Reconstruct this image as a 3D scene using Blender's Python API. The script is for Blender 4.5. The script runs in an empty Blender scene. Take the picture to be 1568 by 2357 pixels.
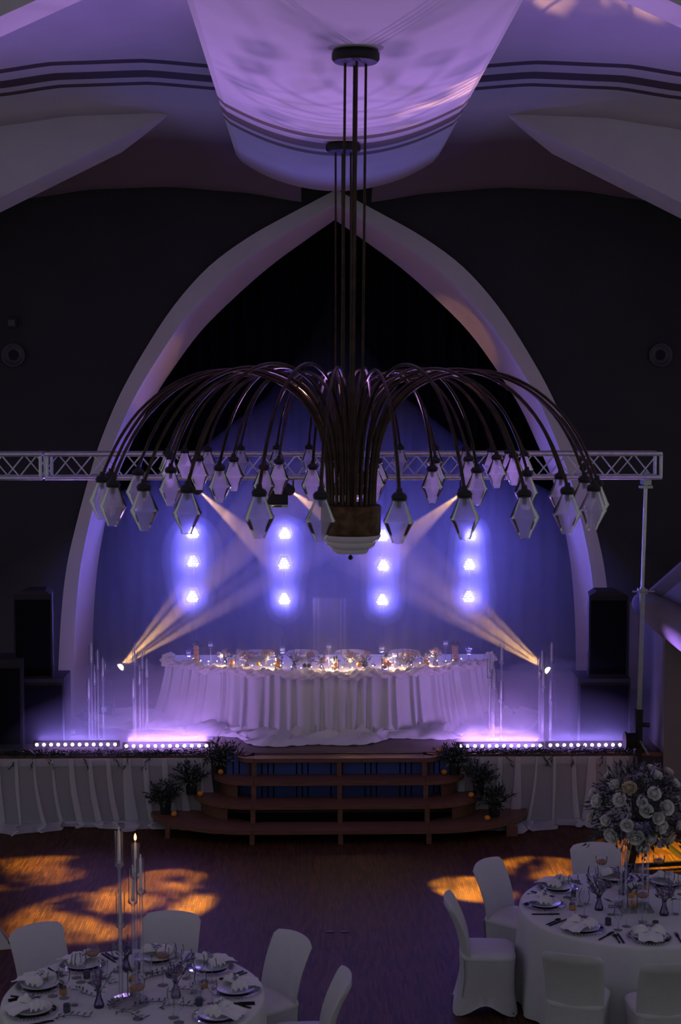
import bpy, math, random
from mathutils import Vector, Matrix

R = random.Random(11)
scene = bpy.context.scene
COL = scene.collection
PI = math.pi

# ------------------------------------------------------------------ camera
FOC, CX, CY = 3500.0, 784.0, 1178.5           # focal length and centre of the 1568 x 2357 frame, in pixels
CAM = Vector((-0.31, 0.0, 4.8))               # on the balcony, a little off the hall's axis
PITCH, YAW = math.atan(278.5 / 3500.0), 0.0195

cd = bpy.data.cameras.new('camera')
cd.sensor_fit = 'VERTICAL'
cd.sensor_height = 36.0
cd.lens = 36.0 * FOC / 2357.0
cd.clip_end = 200
cd.dof.use_dof = True
cd.dof.focus_distance = 16.5
cd.dof.aperture_fstop = 3.2
cam = bpy.data.objects.new('camera', cd)
COL.objects.link(cam)
cam.location = CAM
cam.rotation_euler = (PI / 2 - PITCH, 0, -YAW)
scene.camera = cam


def ray(px, py):
    u, v = (px - CX) / FOC, (CY - py) / FOC
    a = math.cos(PITCH) + v * math.sin(PITCH)
    return Vector((u * math.cos(YAW) + a * math.sin(YAW), -u * math.sin(YAW) + a * math.cos(YAW),
                   -math.sin(PITCH) + v * math.cos(PITCH)))


def PY(px, py, Y):
    """survey point of the photo: where the sight line meets the plane at distance Y"""
    d = ray(px, py)
    return CAM + d * (Y / d.y)


def PZ(px, py, z):
    """survey point of the photo on the level z"""
    d = ray(px, py)
    return CAM + d * ((z - CAM.z) / d.z)


# ------------------------------------------------------------------ view, world, cycles
vs = scene.view_settings
scene.display_settings.display_device = 'sRGB'
vs.view_transform = 'Standard'
vs.look = 'None'
vs.exposure = 0.0
vs.gamma = 1.0
vs.use_curve_mapping = False
scene.cycles.max_bounces = 4
scene.cycles.diffuse_bounces = 2
scene.cycles.min_light_bounces = 0
scene.cycles.glossy_bounces = 3
scene.cycles.transmission_bounces = 4
scene.cycles.transparent_max_bounces = 16
scene.cycles.volume_bounces = 0
scene.cycles.caustics_reflective = False
scene.cycles.caustics_refractive = False
scene.cycles.sample_clamp_indirect = 3.0
scene.cycles.use_denoising = True
scene.cycles.use_adaptive_sampling = True
scene.cycles.adaptive_threshold = 0.2
scene.cycles.light_sampling_threshold = 0.05
scene.cycles.adaptive_min_samples = 16

w = bpy.data.worlds.new('dim_hall')
scene.world = w
w.use_nodes = True
bgn = w.node_tree.nodes['Background']
bgn.inputs[0].default_value = (0.90, 0.91, 1.0, 1)
bgn.inputs[1].default_value = 0.165

PURPLE = (0.50, 0.26, 1.0)
ROSE = (0.64, 0.33, 1.0)
BLUE = (0.20, 0.18, 1.0)
WARM = (1.0, 0.54, 0.19)
AMBER = (1.0, 0.60, 0.04)


def aim(o, to):
    o.rotation_euler = (Vector(to) - o.location).to_track_quat('-Z', 'Y').to_euler()


def spot(name, loc, to, power, col, deg, blend=0.5, soft=0.05, gobo=None):
    l = bpy.data.lights.new(name, 'SPOT')
    l.energy, l.color, l.spot_size, l.spot_blend, l.shadow_soft_size = power, col, math.radians(deg), blend, soft
    o = bpy.data.objects.new(name, l)
    COL.objects.link(o)
    o.location = loc
    aim(o, to)
    if gobo:
        l.use_nodes = True
        nt = l.node_tree
        em = nt.nodes['Emission']
        tc = nt.nodes.new('ShaderNodeTexCoord')
        sp = nt.nodes.new('ShaderNodeSeparateXYZ')
        nt.links.new(tc.outputs['Normal'], sp.inputs[0])
        cb = nt.nodes.new('ShaderNodeCombineXYZ')
        for k in (0, 1):
            dv = nt.nodes.new('ShaderNodeMath')
            dv.operation = 'DIVIDE'
            nt.links.new(sp.outputs[k], dv.inputs[0])
            nt.links.new(sp.outputs[2], dv.inputs[1])
            nt.links.new(dv.outputs[0], cb.inputs[k])
        cb.inputs[2].default_value = gobo.get('seed', 0.0)
        mp = nt.nodes.new('ShaderNodeMapping')
        mp.inputs['Rotation'].default_value[2] = math.radians(gobo.get('rot', 0))
        mp.inputs['Scale'].default_value = gobo.get('scale', (1, 1, 1))
        nt.links.new(cb.outputs[0], mp.inputs[0])
        nz = nt.nodes.new('ShaderNodeTexNoise')
        nz.inputs['Scale'].default_value = gobo.get('freq', 4.0)
        nz.inputs['Detail'].default_value = gobo.get('detail', 3.0)
        nt.links.new(mp.outputs[0], nz.inputs[0])
        rp = nt.nodes.new('ShaderNodeValToRGB')
        rp.color_ramp.elements[0].position = gobo.get('lo', 0.5)
        rp.color_ramp.elements[0].color = (0, 0, 0, 1)
        rp.color_ramp.elements[1].position = gobo.get('hi', 0.6)
        nt.links.new(nz.outputs[0], rp.inputs[0])
        nt.links.new(rp.outputs[0], em.inputs['Strength'])
    return o


def area(name, loc, to, power, col, sx, sy):
    l = bpy.data.lights.new(name, 'AREA')
    l.shape = 'RECTANGLE'
    l.energy, l.color, l.size, l.size_y = power, col, sx, sy
    o = bpy.data.objects.new(name, l)
    COL.objects.link(o)
    o.location = loc
    aim(o, to)
    return o


def point(name, loc, power, col, soft=0.05):
    l = bpy.data.lights.new(name, 'POINT')
    l.energy, l.color, l.shadow_soft_size = power, col, soft
    o = bpy.data.objects.new(name, l)
    COL.objects.link(o)
    o.location = loc
    return o


# the show's lighting: purple wash from the battens along the stage edge up to the vault
for s in (-1, 1):
    spot('wash_light', (s * 2.5, 16.62, 0.95), (s * 0.4, 11.2, 7.4), 780, ROSE, 52, 0.9, 0.08)
    spot('wash_light', (s * 3.0, 16.62, 0.95), (s * 3.2, 12.0, 8.3), 900, (0.42, 0.21, 1.0), 60, 0.9, 0.08)
# amber pattern spots hung from the truss, crossing to the dance floor
for px_, py_, pw, dg, sd in ((290, 2090, 19000, 15, 3.1), (50, 2008, 8000, 11, 8.2), (380, 2025, 5500, 8, 5.0)):
    spot('pattern_light', (1.30, 16.45, 3.75), PZ(px_, py_, 0), pw, AMBER, dg, 0.45, 0.03,
         dict(rot=20, scale=(1.0, 1.8, 1), freq=9, lo=0.40, hi=0.62, seed=sd, detail=5.0))
for px_, py_, pw, dg, sd in ((1085, 2045, 13000, 9, 7.4), (1260, 2000, 7500, 10, 2.0), (1500, 1965, 17000, 12, 4.4)):
    spot('pattern_light', (-1.00, 16.45, 3.75), PZ(px_, py_, 0), pw, AMBER, dg, 0.45, 0.03,
         dict(rot=-20, scale=(1.0, 1.8, 1), freq=9, lo=0.40, hi=0.62, seed=sd, detail=5.0))
# pattern streaks that reach the vault
spot('pattern_light', (-2.5, 16.3, 1.0), (2.75, 13.0, 8.2), 5200, (1.0, 0.5, 0.28), 22, 0.6, 0.03,
     dict(rot=35, scale=(1.0, 5.0, 1), freq=7.0, lo=0.50, hi=0.66, seed=1.3, detail=1.0))
# warm fill lamp added to brighten the couple's table, no fixture there
spot('table_fill', (0.0, 16.4, 3.75), (0.0, 17.85, 1.55), 24, (1.0, 0.80, 0.62), 40, 0.7, 0.04)

# ------------------------------------------------------------------ mesh helpers


class MB:
    def __init__(s):
        s.v, s.f = [], []

    def add(s, vs, fs):
        o = len(s.v)
        s.v += [tuple(p) for p in vs]
        s.f += [tuple(i + o for i in f) for f in fs]
        return s

    def box(s, c, size, rz=0.0, tilt=None):
        hx, hy, hz = size[0] / 2, size[1] / 2, size[2] / 2
        m = Matrix.Rotation(rz, 3, 'Z')
        if tilt:
            m = m @ Matrix.Rotation(tilt, 3, 'X')
        vs_ = [Vector(c) + m @ Vector((x * hx, y * hy, z * hz)) for z in (-1, 1) for y in (-1, 1) for x in (-1, 1)]
        return s.add(vs_, [(0, 2, 3, 1), (4, 5, 7, 6), (0, 1, 5, 4), (1, 3, 7, 5), (3, 2, 6, 7), (2, 0, 4, 6)])

    def tube(s, pts, r, n=8, cap=True):
        pts = [Vector(p) for p in pts]
        k = len(pts)
        rs = r if isinstance(r, (list, tuple)) else [r] * k
        up = None
        rings = []
        for i in range(k):
            t = (pts[min(i + 1, k - 1)] - pts[max(i - 1, 0)]).normalized()
            if up is None:
                up = t.orthogonal().normalized()
            else:
                up = (up - t * up.dot(t))
                up = up.normalized() if up.length > 1e-6 else t.orthogonal().normalized()
            b = t.cross(up)
            rings.append([pts[i] + (up * math.cos(2 * PI * j / n) + b * math.sin(2 * PI * j / n)) * rs[i] for j in range(n)])
        vs_ = [p for rg in rings for p in rg]
        fs = [(i * n + j, i * n + (j + 1) % n, (i + 1) * n + (j + 1) % n, (i + 1) * n + j) for i in range(k - 1) for j in range(n)]
        if cap:
            fs.append(tuple(range(n))[::-1])
            fs.append(tuple((k - 1) * n + j for j in range(n)))
        return s.add(vs_, fs)

    def cyl(s, p0, p1, r0, r1=None, n=12, cap=True):
        return s.tube([p0, p1], [r0, r0 if r1 is None else r1], n, cap)

    def lathe(s, prof, n=20, c=(0, 0, 0), rib=0.0, nr=0, sx=1.0, sy=1.0):
        c = Vector(c)
        vs_, fs, rows = [], [], []
        for (r, z) in prof:
            if r < 1e-6:
                rows.append([len(vs_)])
                vs_.append(c + Vector((0, 0, z)))
            else:
                row = []
                for j in range(n):
                    a = 2 * PI * j / n
                    q = r * (1 + (rib * math.cos(nr * a) if rib else 0))
                    row.append(len(vs_))
                    vs_.append(c + Vector((q * math.cos(a) * sx, q * math.sin(a) * sy, z)))
                rows.append(row)
        for a, b in zip(rows, rows[1:]):
            if len(a) == 1 and len(b) == 1:
                continue
            for j in range(n):
                k = (j + 1) % n
                if len(a) == 1:
                    fs.append((a[0], b[k], b[j])[::-1])
                elif len(b) == 1:
                    fs.append((a[j], a[k], b[0]))
                else:
                    fs.append((a[j], a[k], b[k], b[j]))
        return s.add(vs_, fs)

    def ball(s, c, r, n=10, m=6, sc=(1, 1, 1)):
        prof = [(r * math.sin(PI * i / m), -r * math.cos(PI * i / m)) for i in range(m + 1)]
        t = MB().lathe(prof, n)
        return s.add([(c[0] + x * sc[0], c[1] + y * sc[1], c[2] + z * sc[2]) for x, y, z in t.v], t.f)

    def prism(s, poly, p0, p1):
        """poly: list of 3D points; swept from offset p0 to offset p1"""
        n = len(poly)
        a = [Vector(p) + Vector(p0) for p in poly]
        b = [Vector(p) + Vector(p1) for p in poly]
        return s.add(a + b, [tuple(range(n))[::-1], tuple(range(n, 2 * n))] + [(i, (i + 1) % n, n + (i + 1) % n, n + i) for i in range(n)])

    def grid(s, rows, close=False):
        n = len(rows[0])
        m = n if close else n - 1
        return s.add([p for r in rows for p in r],
                     [(i * n + j, i * n + (j + 1) % n, (i + 1) * n + (j + 1) % n, (i + 1) * n + j) for i in range(len(rows) - 1) for j in range(m)])

    def merge(s, o, loc=(0, 0, 0), rz=0.0, sc=1.0, mat=None):
        m = mat if mat is not None else Matrix.Translation(loc) @ Matrix.Rotation(rz, 4, 'Z') @ Matrix.Scale(sc, 4)
        return s.add([m @ Vector(p) for p in o.v], o.f)

    def mesh(s, name, material, smooth=True, angle=40):
        me = bpy.data.meshes.new(name)
        me.from_pydata(s.v, [], s.f)
        me.update()
        if smooth:
            me.shade_smooth()
            me.set_sharp_from_angle(angle=math.radians(angle))
        me.materials.append(M[material] if isinstance(material, str) else material)
        return me

    def build(s, name, material, parent=None, smooth=True, angle=40):
        return obj(name, s.mesh(name, material, smooth, angle), parent)


def obj(name, me, parent=None, loc=None, rz=None):
    o = bpy.data.objects.new(name, me)
    COL.objects.link(o)
    if parent is not None:
        o.parent = parent
    if loc is not None:
        o.location = loc
    if rz is not None:
        o.rotation_euler = (0, 0, rz)
    return o


def tag(o, label=None, cat=None, group=None, kind=None):
    if label:
        o['label'] = label
    if cat:
        o['category'] = cat
    if group:
        o['group'] = group
    if kind:
        o['kind'] = kind
    return o


def thing(name, label, cat, loc=(0, 0, 0), rz=0.0, group=None, kind=None):
    o = bpy.data.objects.new(name, None)
    o.empty_display_size = 0.1
    COL.objects.link(o)
    o.location = loc
    o.rotation_euler = (0, 0, rz)
    return tag(o, label, cat, group, kind)


def copy_tree(o, parent=None):
    c = o.copy()
    COL.objects.link(c)
    c.parent = parent
    for ch in list(o.children):
        copy_tree(ch, c)
    return c


def copies(proto_used, proto):
    """first call hands out the prototype itself, later calls a copy"""
    if proto_used[0]:
        return copy_tree(proto)
    proto_used[0] = True
    return proto


# ------------------------------------------------------------------ materials
M = {}


def mat(name, col, rough=0.6, metal=0.0, var=0.0, scale=8.0, bump=0.0, bscale=40.0, spec=0.5, emit=None, estr=0.0,
        trans=0.0, stretch=(1, 1, 1), sheen=0.0):
    m = bpy.data.materials.new(name)
    m.use_nodes = True
    nt = m.node_tree
    b = nt.nodes['Principled BSDF']
    b.inputs['Base Color'].default_value = (*col, 1)
    b.inputs['Roughness'].default_value = rough
    b.inputs['Metallic'].default_value = metal
    b.inputs['Specular IOR Level'].default_value = spec
    if sheen:
        b.inputs['Sheen Weight'].default_value = sheen
    if emit:
        b.inputs['Emission Color'].default_value = (*emit, 1)
        b.inputs['Emission Strength'].default_value = estr
    tc = nt.nodes.new('ShaderNodeTexCoord')
    mp = nt.nodes.new('ShaderNodeMapping')
    mp.inputs['Scale'].default_value = stretch
    nt.links.new(tc.outputs['Object'], mp.inputs[0])
    if var:
        nz = nt.nodes.new('ShaderNodeTexNoise')
        nz.inputs['Scale'].default_value = scale
        nz.inputs['Detail'].default_value = 4
        nt.links.new(mp.outputs[0], nz.inputs[0])
        rp = nt.nodes.new('ShaderNodeValToRGB')
        rp.color_ramp.elements[0].position, rp.color_ramp.elements[1].position = 0.3, 0.7
        rp.color_ramp.elements[0].color = (*[c * (1 - var) for c in col], 1)
        rp.color_ramp.elements[1].color = (*[min(1, c * (1 + var)) for c in col], 1)
        nt.links.new(nz.outputs[0], rp.inputs[0])
        nt.links.new(rp.outputs[0], b.inputs['Base Color'])
    if bump:
        n2 = nt.nodes.new('ShaderNodeTexNoise')
        n2.inputs['Scale'].default_value = bscale
        n2.inputs['Detail'].default_value = 3
        nt.links.new(mp.outputs[0], n2.inputs[0])
        bp = nt.nodes.new('ShaderNodeBump')
        bp.inputs['Strength'].default_value = bump
        bp.inputs['Distance'].default_value = 0.02
        nt.links.new(n2.outputs[0], bp.inputs['Height'])
        nt.links.new(bp.outputs[0], b.inputs['Normal'])
    if trans:
        tr = nt.nodes.new('ShaderNodeBsdfTransparent')
        mx = nt.nodes.new('ShaderNodeMixShader')
        mx.inputs[0].default_value = trans
        nt.links.new(b.outputs[0], mx.inputs[1])
        nt.links.new(tr.outputs[0], mx.inputs[2])
        nt.links.new(mx.outputs[0], nt.nodes['Material Output'].inputs[0])
    M[name] = m
    return m


def clear(name, tint=(1, 1, 1), body=0.08, gloss=0.9, bodycol=(0.8, 0.8, 0.85), rough=0.05, ior=1.5):
    """thin clear glass or acrylic: transparent, with Fresnel reflections and a faint milky body"""
    m = bpy.data.materials.new(name)
    m.use_nodes = True
    nt = m.node_tree
    nt.nodes.remove(nt.nodes['Principled BSDF'])
    tr = nt.nodes.new('ShaderNodeBsdfTransparent')
    tr.inputs[0].default_value = (*tint, 1)
    df = nt.nodes.new('ShaderNodeBsdfDiffuse')
    df.inputs[0].default_value = (*bodycol, 1)
    tl = nt.nodes.new('ShaderNodeBsdfTranslucent')
    tl.inputs[0].default_value = (*bodycol, 1)
    ad = nt.nodes.new('ShaderNodeMixShader')
    nt.links.new(df.outputs[0], ad.inputs[1])
    nt.links.new(tl.outputs[0], ad.inputs[2])
    mx = nt.nodes.new('ShaderNodeMixShader')
    mx.inputs[0].default_value = body
    nt.links.new(tr.outputs[0], mx.inputs[1])
    nt.links.new(ad.outputs[0], mx.inputs[2])
    gl = nt.nodes.new('ShaderNodeBsdfGlossy')
    gl.inputs['Roughness'].default_value = rough
    gl.inputs[0].default_value = (gloss, gloss, gloss, 1)
    fr = nt.nodes.new('ShaderNodeFresnel')
    fr.inputs[0].default_value = ior
    m2 = nt.nodes.new('ShaderNodeMixShader')
    nt.links.new(fr.outputs[0], m2.inputs[0])
    nt.links.new(mx.outputs[0], m2.inputs[1])
    nt.links.new(gl.outputs[0], m2.inputs[2])
    nt.links.new(m2.outputs[0], nt.nodes['Material Output'].inputs[0])
    M[name] = m
    return m


def glow(name, col, strength):
    m = bpy.data.materials.new(name)
    m.use_nodes = True
    nt = m.node_tree
    nt.nodes.remove(nt.nodes['Principled BSDF'])
    m.cycles.emission_sampling = 'NONE'      # the fixture's own lamp does the lighting
    e = nt.nodes.new('ShaderNodeEmission')
    e.inputs[0].default_value = (*col, 1)
    e.inputs[1].default_value = strength
    nt.links.new(e.outputs[0], nt.nodes['Material Output'].inputs[0])
    M[name] = m
    return m


def toned(name, base, far, y0, y1, stripe=(0, 0, 0), bands=(), axis=1, rough=0.75):
    """plaster whose colour shifts from base to far between y0 and y1, with painted stripes across it"""
    m = mat(name, base, rough, var=0.05, scale=2.0)
    nt = m.node_tree
    b = nt.nodes['Principled BSDF']
    src = b.inputs['Base Color'].links[0].from_socket
    tc = nt.nodes.new('ShaderNodeTexCoord')
    sp = nt.nodes.new('ShaderNodeSeparateXYZ')
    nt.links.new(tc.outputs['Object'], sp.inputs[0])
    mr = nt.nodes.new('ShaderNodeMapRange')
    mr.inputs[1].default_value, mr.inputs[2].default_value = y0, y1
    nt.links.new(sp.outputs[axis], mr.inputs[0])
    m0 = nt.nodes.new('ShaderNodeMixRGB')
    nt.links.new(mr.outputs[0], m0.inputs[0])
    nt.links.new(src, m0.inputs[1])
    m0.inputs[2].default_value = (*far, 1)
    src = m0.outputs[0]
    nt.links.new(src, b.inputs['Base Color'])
    if not bands:
        return m
    tot = None
    for a, c in bands:
        g = nt.nodes.new('ShaderNodeMath')
        g.operation = 'COMPARE'
        nt.links.new(sp.outputs[axis], g.inputs[0])
        g.inputs[1].default_value = (a + c) / 2
        g.inputs[2].default_value = (c - a) / 2
        if tot is None:
            tot = g.outputs[0]
        else:
            ad = nt.nodes.new('ShaderNodeMath')
            ad.operation = 'MAXIMUM'
            nt.links.new(tot, ad.inputs[0])
            nt.links.new(g.outputs[0], ad.inputs[1])
            tot = ad.outputs[0]
    mx = nt.nodes.new('ShaderNodeMixRGB')
    nt.links.new(tot, mx.inputs[0])
    nt.links.new(src, mx.inputs[1])
    mx.inputs[2].default_value = (*stripe, 1)
    nt.links.new(mx.outputs[0], b.inputs['Base Color'])
    return m


def parquet(name):
    m = bpy.data.materials.new(name)
    m.use_nodes = True
    nt = m.node_tree
    b = nt.nodes['Principled BSDF']
    tc = nt.nodes.new('ShaderNodeTexCoord')
    mp = nt.nodes.new('ShaderNodeMapping')
    mp.inputs['Rotation'].default_value[2] = PI / 2
    nt.links.new(tc.outputs['Object'], mp.inputs[0])
    br = nt.nodes.new('ShaderNodeTexBrick')
    br.inputs['Scale'].default_value = 1.0
    br.inputs['Brick Width'].default_value = 0.17
    br.inputs['Row Height'].default_value = 0.022
    br.inputs['Mortar Size'].default_value = 0.0016
    br.inputs['Color1'].default_value = (0.115, 0.048, 0.022, 1)
    br.inputs['Color2'].default_value = (0.048, 0.020, 0.010, 1)
    br.inputs['Mortar'].default_value = (0.02, 0.01, 0.006, 1)
    nt.links.new(mp.outputs[0], br.inputs[0])
    nz = nt.nodes.new('ShaderNodeTexNoise')
    nz.inputs['Scale'].default_value = 1.3
    nt.links.new(tc.outputs['Object'], nz.inputs[0])
    rp = nt.nodes.new('ShaderNodeValToRGB')
    rp.color_ramp.elements[0].color = (0.72, 0.72, 0.72, 1)
    rp.color_ramp.elements[1].color = (1.15, 1.1, 1.05, 1)
    nt.links.new(nz.outputs[0], rp.inputs[0])
    mx = nt.nodes.new('ShaderNodeMixRGB')
    mx.blend_type = 'MULTIPLY'
    mx.inputs[0].default_value = 1
    nt.links.new(br.outputs[0], mx.inputs[1])
    nt.links.new(rp.outputs[0], mx.inputs[2])
    nt.links.new(mx.outputs[0], b.inputs['Base Color'])
    b.inputs['Roughness'].default_value = 0.55
    b.inputs['Specular IOR Level'].default_value = 0.165
    bp = nt.nodes.new('ShaderNodeBump')
    bp.inputs['Strength'].default_value = 0.25
    bp.inputs['Distance'].default_value = 0.004
    nt.links.new(br.outputs['Fac'], bp.inputs['Height'])
    bp.invert = True
    nt.links.new(bp.outputs[0], b.inputs['Normal'])
    M[name] = m


parquet('parquet')
mat('wall_paint', (0.026, 0.023, 0.025), 0.8, var=0.12, scale=1.5)
toned('arch_plaster', (0.62, 0.60, 0.59), (0.62, 0.49, 0.43), 18.55, 18.75)
mat('plaster', (0.66, 0.64, 0.63), 0.8, var=0.05, scale=2.0)
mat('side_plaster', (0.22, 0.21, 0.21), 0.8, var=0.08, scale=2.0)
mat('velvet', (0.003, 0.003, 0.007), 0.9, var=0.3, scale=3.0, spec=0.1)
mat('stage_board', (0.10, 0.055, 0.04), 0.5, var=0.25, scale=5.0, stretch=(1, 12, 1))
mat('step_wood', (0.19, 0.085, 0.055), 0.45, var=0.25, scale=5.0, stretch=(1, 14, 14))
mat('blue_panel', (0.06, 0.10, 0.36), 0.6, var=0.1, scale=4.0)
mat('slot_dark', (0.004, 0.004, 0.006), 0.8)
mat('black_gloss', (0.012, 0.012, 0.014), 0.35)
mat('black_matte', (0.018, 0.018, 0.022), 0.7, var=0.2, scale=10)
mat('bronze', (0.10, 0.055, 0.03), 0.35, 0.9, var=0.55, scale=14.0)
mat('bronze_tube', (0.055, 0.034, 0.024), 0.35, 0.8, var=0.4, scale=10.0)
mat('frosted', (0.90, 0.82, 0.90), 0.2, spec=0.9)
mat('alu', (0.78, 0.78, 0.80), 0.42, 0.9, var=0.12, scale=20.0)
mat('steel', (0.50, 0.52, 0.50), 0.35, 1.0, var=0.1, scale=10.0)
clear('lamp_glass', (0.95, 0.93, 0.98), 0.33, 0.9, (0.95, 0.92, 0.97), 0.10, 1.28)
clear('acrylic', (0.98, 0.98, 1.0), 0.24, 0.9, (0.92, 0.92, 0.96), 0.08, 1.22)
clear('edge_acrylic', (0.98, 0.98, 1.0), 0.45, 0.9, (0.92, 0.92, 0.97), 0.08, 1.3)
clear('glass', (0.99, 0.99, 1.0), 0.07, 0.95, (0.92, 0.92, 0.96), 0.05, 1.18)
glow('led_white', (0.80, 0.86, 1.0), 15.0)
glow('led_violet', (0.86, 0.66, 1.0), 9.0)
glow('lens_warm', (1.0, 0.72, 0.30), 12.0)
glow('lens_pale', (1.0, 0.86, 0.45), 9.0)

# ------------------------------------------------------------------ structure
SZ = 0.76                      # stage level
SF = 16.70                     # stage front


def struct(name, mb, material, label=None, smooth=False, angle=40):
    o = mb.build(name, material, None, smooth, angle)
    o['kind'] = 'structure'
    if label:
        o['label'] = label
    return o


struct('floor', MB().box((0, 11.0, -0.05), (14, 16.0, 0.1)), 'parquet', 'dark red-brown small-strip parquet floor')
struct('stage', MB().box((0, (SF + 22.2) / 2 + 0.04, SZ / 2), (9.0, 22.2 - SF - 0.08, SZ)), 'stage_board', 'dark wooden stage platform')
struct('trim_1', MB().box((0, SF + 0.02, SZ - 0.03), (9.0, 0.05, 0.06)), 'step_wood', 'narrow brown nosing along the stage front')

YW, YB = 18.6, 19.45
OUT = [(135, 1662), (135, 1560), (137, 1500), (143, 1400), (155, 1300), (178, 1200), (205, 1100), (232, 1015), (275, 912),
       (330, 812), (400, 705), (480, 615), (570, 548), (660, 497), (778, 437)]
INN = [(208, 1642), (209, 1560), (210, 1480), (213, 1400), (222, 1300), (240, 1200), (262, 1112), (300, 1022), (340, 937),
       (395, 850), (460, 762), (540, 682), (620, 612), (700, 553), (777, 503)]
outer = [PY(x, y, YW) for x, y in OUT]
inner = [PY(x, y, YB) for x, y in INN]
split = []
for (x0, y0), (x1, y1) in zip(OUT, INN):
    split.append(PY(x0 + (x1 - x0) * 0.46, y0 + (y1 - y0) * 0.46, YW - 0.03))
for lst in (outer, inner, split):
    lst[0].z = SZ
    lst[-1].x = 0.0


def full(lst):
    return [Vector(p) for p in lst] + [Vector((-p.x, p.y, p.z)) for p in reversed(lst[:-1])]


def smooth_curve(pts, sub=4):
    out = []
    for i in range(len(pts) - 1):
        p0, p1, p2, p3 = pts[max(i - 1, 0)], pts[i], pts[i + 1], pts[min(i + 2, len(pts) - 1)]
        for k in range(sub):
            t = k / sub
            out.append(0.5 * ((2 * p1) + (p2 - p0) * t + (2 * p0 - 5 * p1 + 4 * p2 - p3) * t * t + (3 * p1 - p0 - 3 * p2 + p3) * t ** 3))
    out.append(pts[-1])
    return out


so, ss, si = [smooth_curve(l) for l in (outer, split, inner)]
fo, fs_, fi = full(so), full(ss), full(si)
arch = MB()
arch.grid([[p for p in fo], [Vector((p.x, YW - 0.03, p.z)) for p in fo], fs_, fi, [Vector((p.x, YB + 0.15, p.z)) for p in fi]])
struct('trim_2', arch, 'arch_plaster', 'pale pointed proscenium arch around the stage opening', True, 25)

wall = MB()
wl = [Vector((-6.5, p.y, p.z)) for p in so]
wall.grid([so, wl])
wall.grid([[Vector((-p.x, p.y, p.z)) for p in wl], [Vector((-p.x, p.y, p.z)) for p in so]])
zt = so[-1].z
wall.add([(-6.5, YW, zt), (6.5, YW, zt), (6.5, YW, 10), (-6.5, YW, 10)], [(0, 1, 2, 3)])
wall.add([(-6.5, YW + 0.2, 0), (-6.5, YW + 0.2, 10), (-6.5, YW, 10), (-6.5, YW, 0)], [(0, 1, 2, 3)])
struct('wall_back', wall, 'wall_paint', 'dark charcoal wall around the proscenium arch')

# backdrop curtain in deep folds
rows = []
for k in range(15):
    z = SZ + 0.01 + (8.6 - SZ) * k / 14
    row = []
    for i in range(361):
        x = -4.6 + 9.2 * i / 360
        row.append((x, 21.7 + 0.055 * math.sin(x * 27 + 0.7 * math.sin(x * 3.1)) + 0.03 * math.sin(x * 11.3 + z * 0.15), z))
    rows.append(row)
o = MB().grid(rows).build('backdrop_curtain', 'velvet', None, True, 80)
tag(o, 'very dark navy velvet stage curtain filling the arch behind the lights', 'curtain')
stage_back = MB().box((0, 22.3, 5.0), (14, 0.1, 10.2))
struct('wall_stage', stage_back, 'wall_paint', 'dark rear wall of the stage')
for s, nm in ((-1, 'wall_stage_left'), (1, 'wall_stage_right')):
    struct(nm, MB().box((s * 4.75, 20.5, 5.0), (0.1, 3.6, 10.2)), 'wall_paint')

# hanging ceiling keel with a sagging underside
zc, ze = 7.127, 7.43
sec = [(-1.10 + 2.2 * i / 24, zc + (ze - zc) * abs(-1 + i / 12) ** 2.0) for i in range(25)]
keel = MB()
ys = [6.0 + 12.0 * i / 40 for i in range(41)]
keel.grid([[(x, y, z) for x, z in sec] for y in ys])
for s in (-1, 1):
    keel.grid([[(s * 1.10, y, ze) for y in ys], [(s * 1.16, y, ze + 0.06) for y in ys], [(s * 1.16, y, ze + 1.4) for y in ys]])
keel.add([(x, 18.0, z) for x, z in sec] + [(x, 18.0, 8.83) for x, z in sec], [(i, i + 1, 26 + i, 25 + i) for i in range(24)])


def ky(px, py):
    return PZ(px, py, ze).y


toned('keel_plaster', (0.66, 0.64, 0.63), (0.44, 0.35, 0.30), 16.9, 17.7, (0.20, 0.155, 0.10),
       [(ky(522, 236), ky(525, 245)), (ky(528, 256), ky(533, 272)), (ky(536, 279), ky(538, 287))])
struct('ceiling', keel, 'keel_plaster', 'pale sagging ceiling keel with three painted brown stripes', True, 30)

# side vaults
ZB = [(-0.40, 464), (-1.15, 442), (-2.0, 430), (-2.9, 436), (-3.6, 455), (-4.2, 477), (-6.5, 560)]


def hump(x):
    x = -abs(x)
    for (a, ya), (b, yb) in zip(ZB, ZB[1:]):
        if b <= x <= a:
            t = (x - a) / (b - a)
            t = t * t * (3 - 2 * t) * 0.35 + t * 0.65
            y = ya + (yb - ya) * t
            return 4.8 + (900 - y) / 3500 * 18.25
    return 7.0


prof = [(18.45, -0.02), (18.25, 0.0), (17.9, 0.20), (17.4, 0.42), (16.9, 0.60), (16.3, 0.77), (15.5, 0.94), (14.4, 1.10), (13.0, 1.22),
        (11.0, 1.30), (8.5, 1.34), (6.0, 1.35)]
pv = [Vector((0, a, b)) for a, b in prof]
pv = smooth_curve(pv, 3)


def vault_y(py):
    best = None
    for i in range(600):
        t_ = i / 599 * (len(pv) - 1)
        k = min(int(t_), len(pv) - 2)
        q_ = pv[k].lerp(pv[k + 1], t_ - k)
        z_ = hump(-2.2) + q_.z
        e = abs(PY(300, py, q_.y).z - z_)
        if best is None or e < best[0]:
            best = (e, q_.y)
    return best[1]


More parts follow.
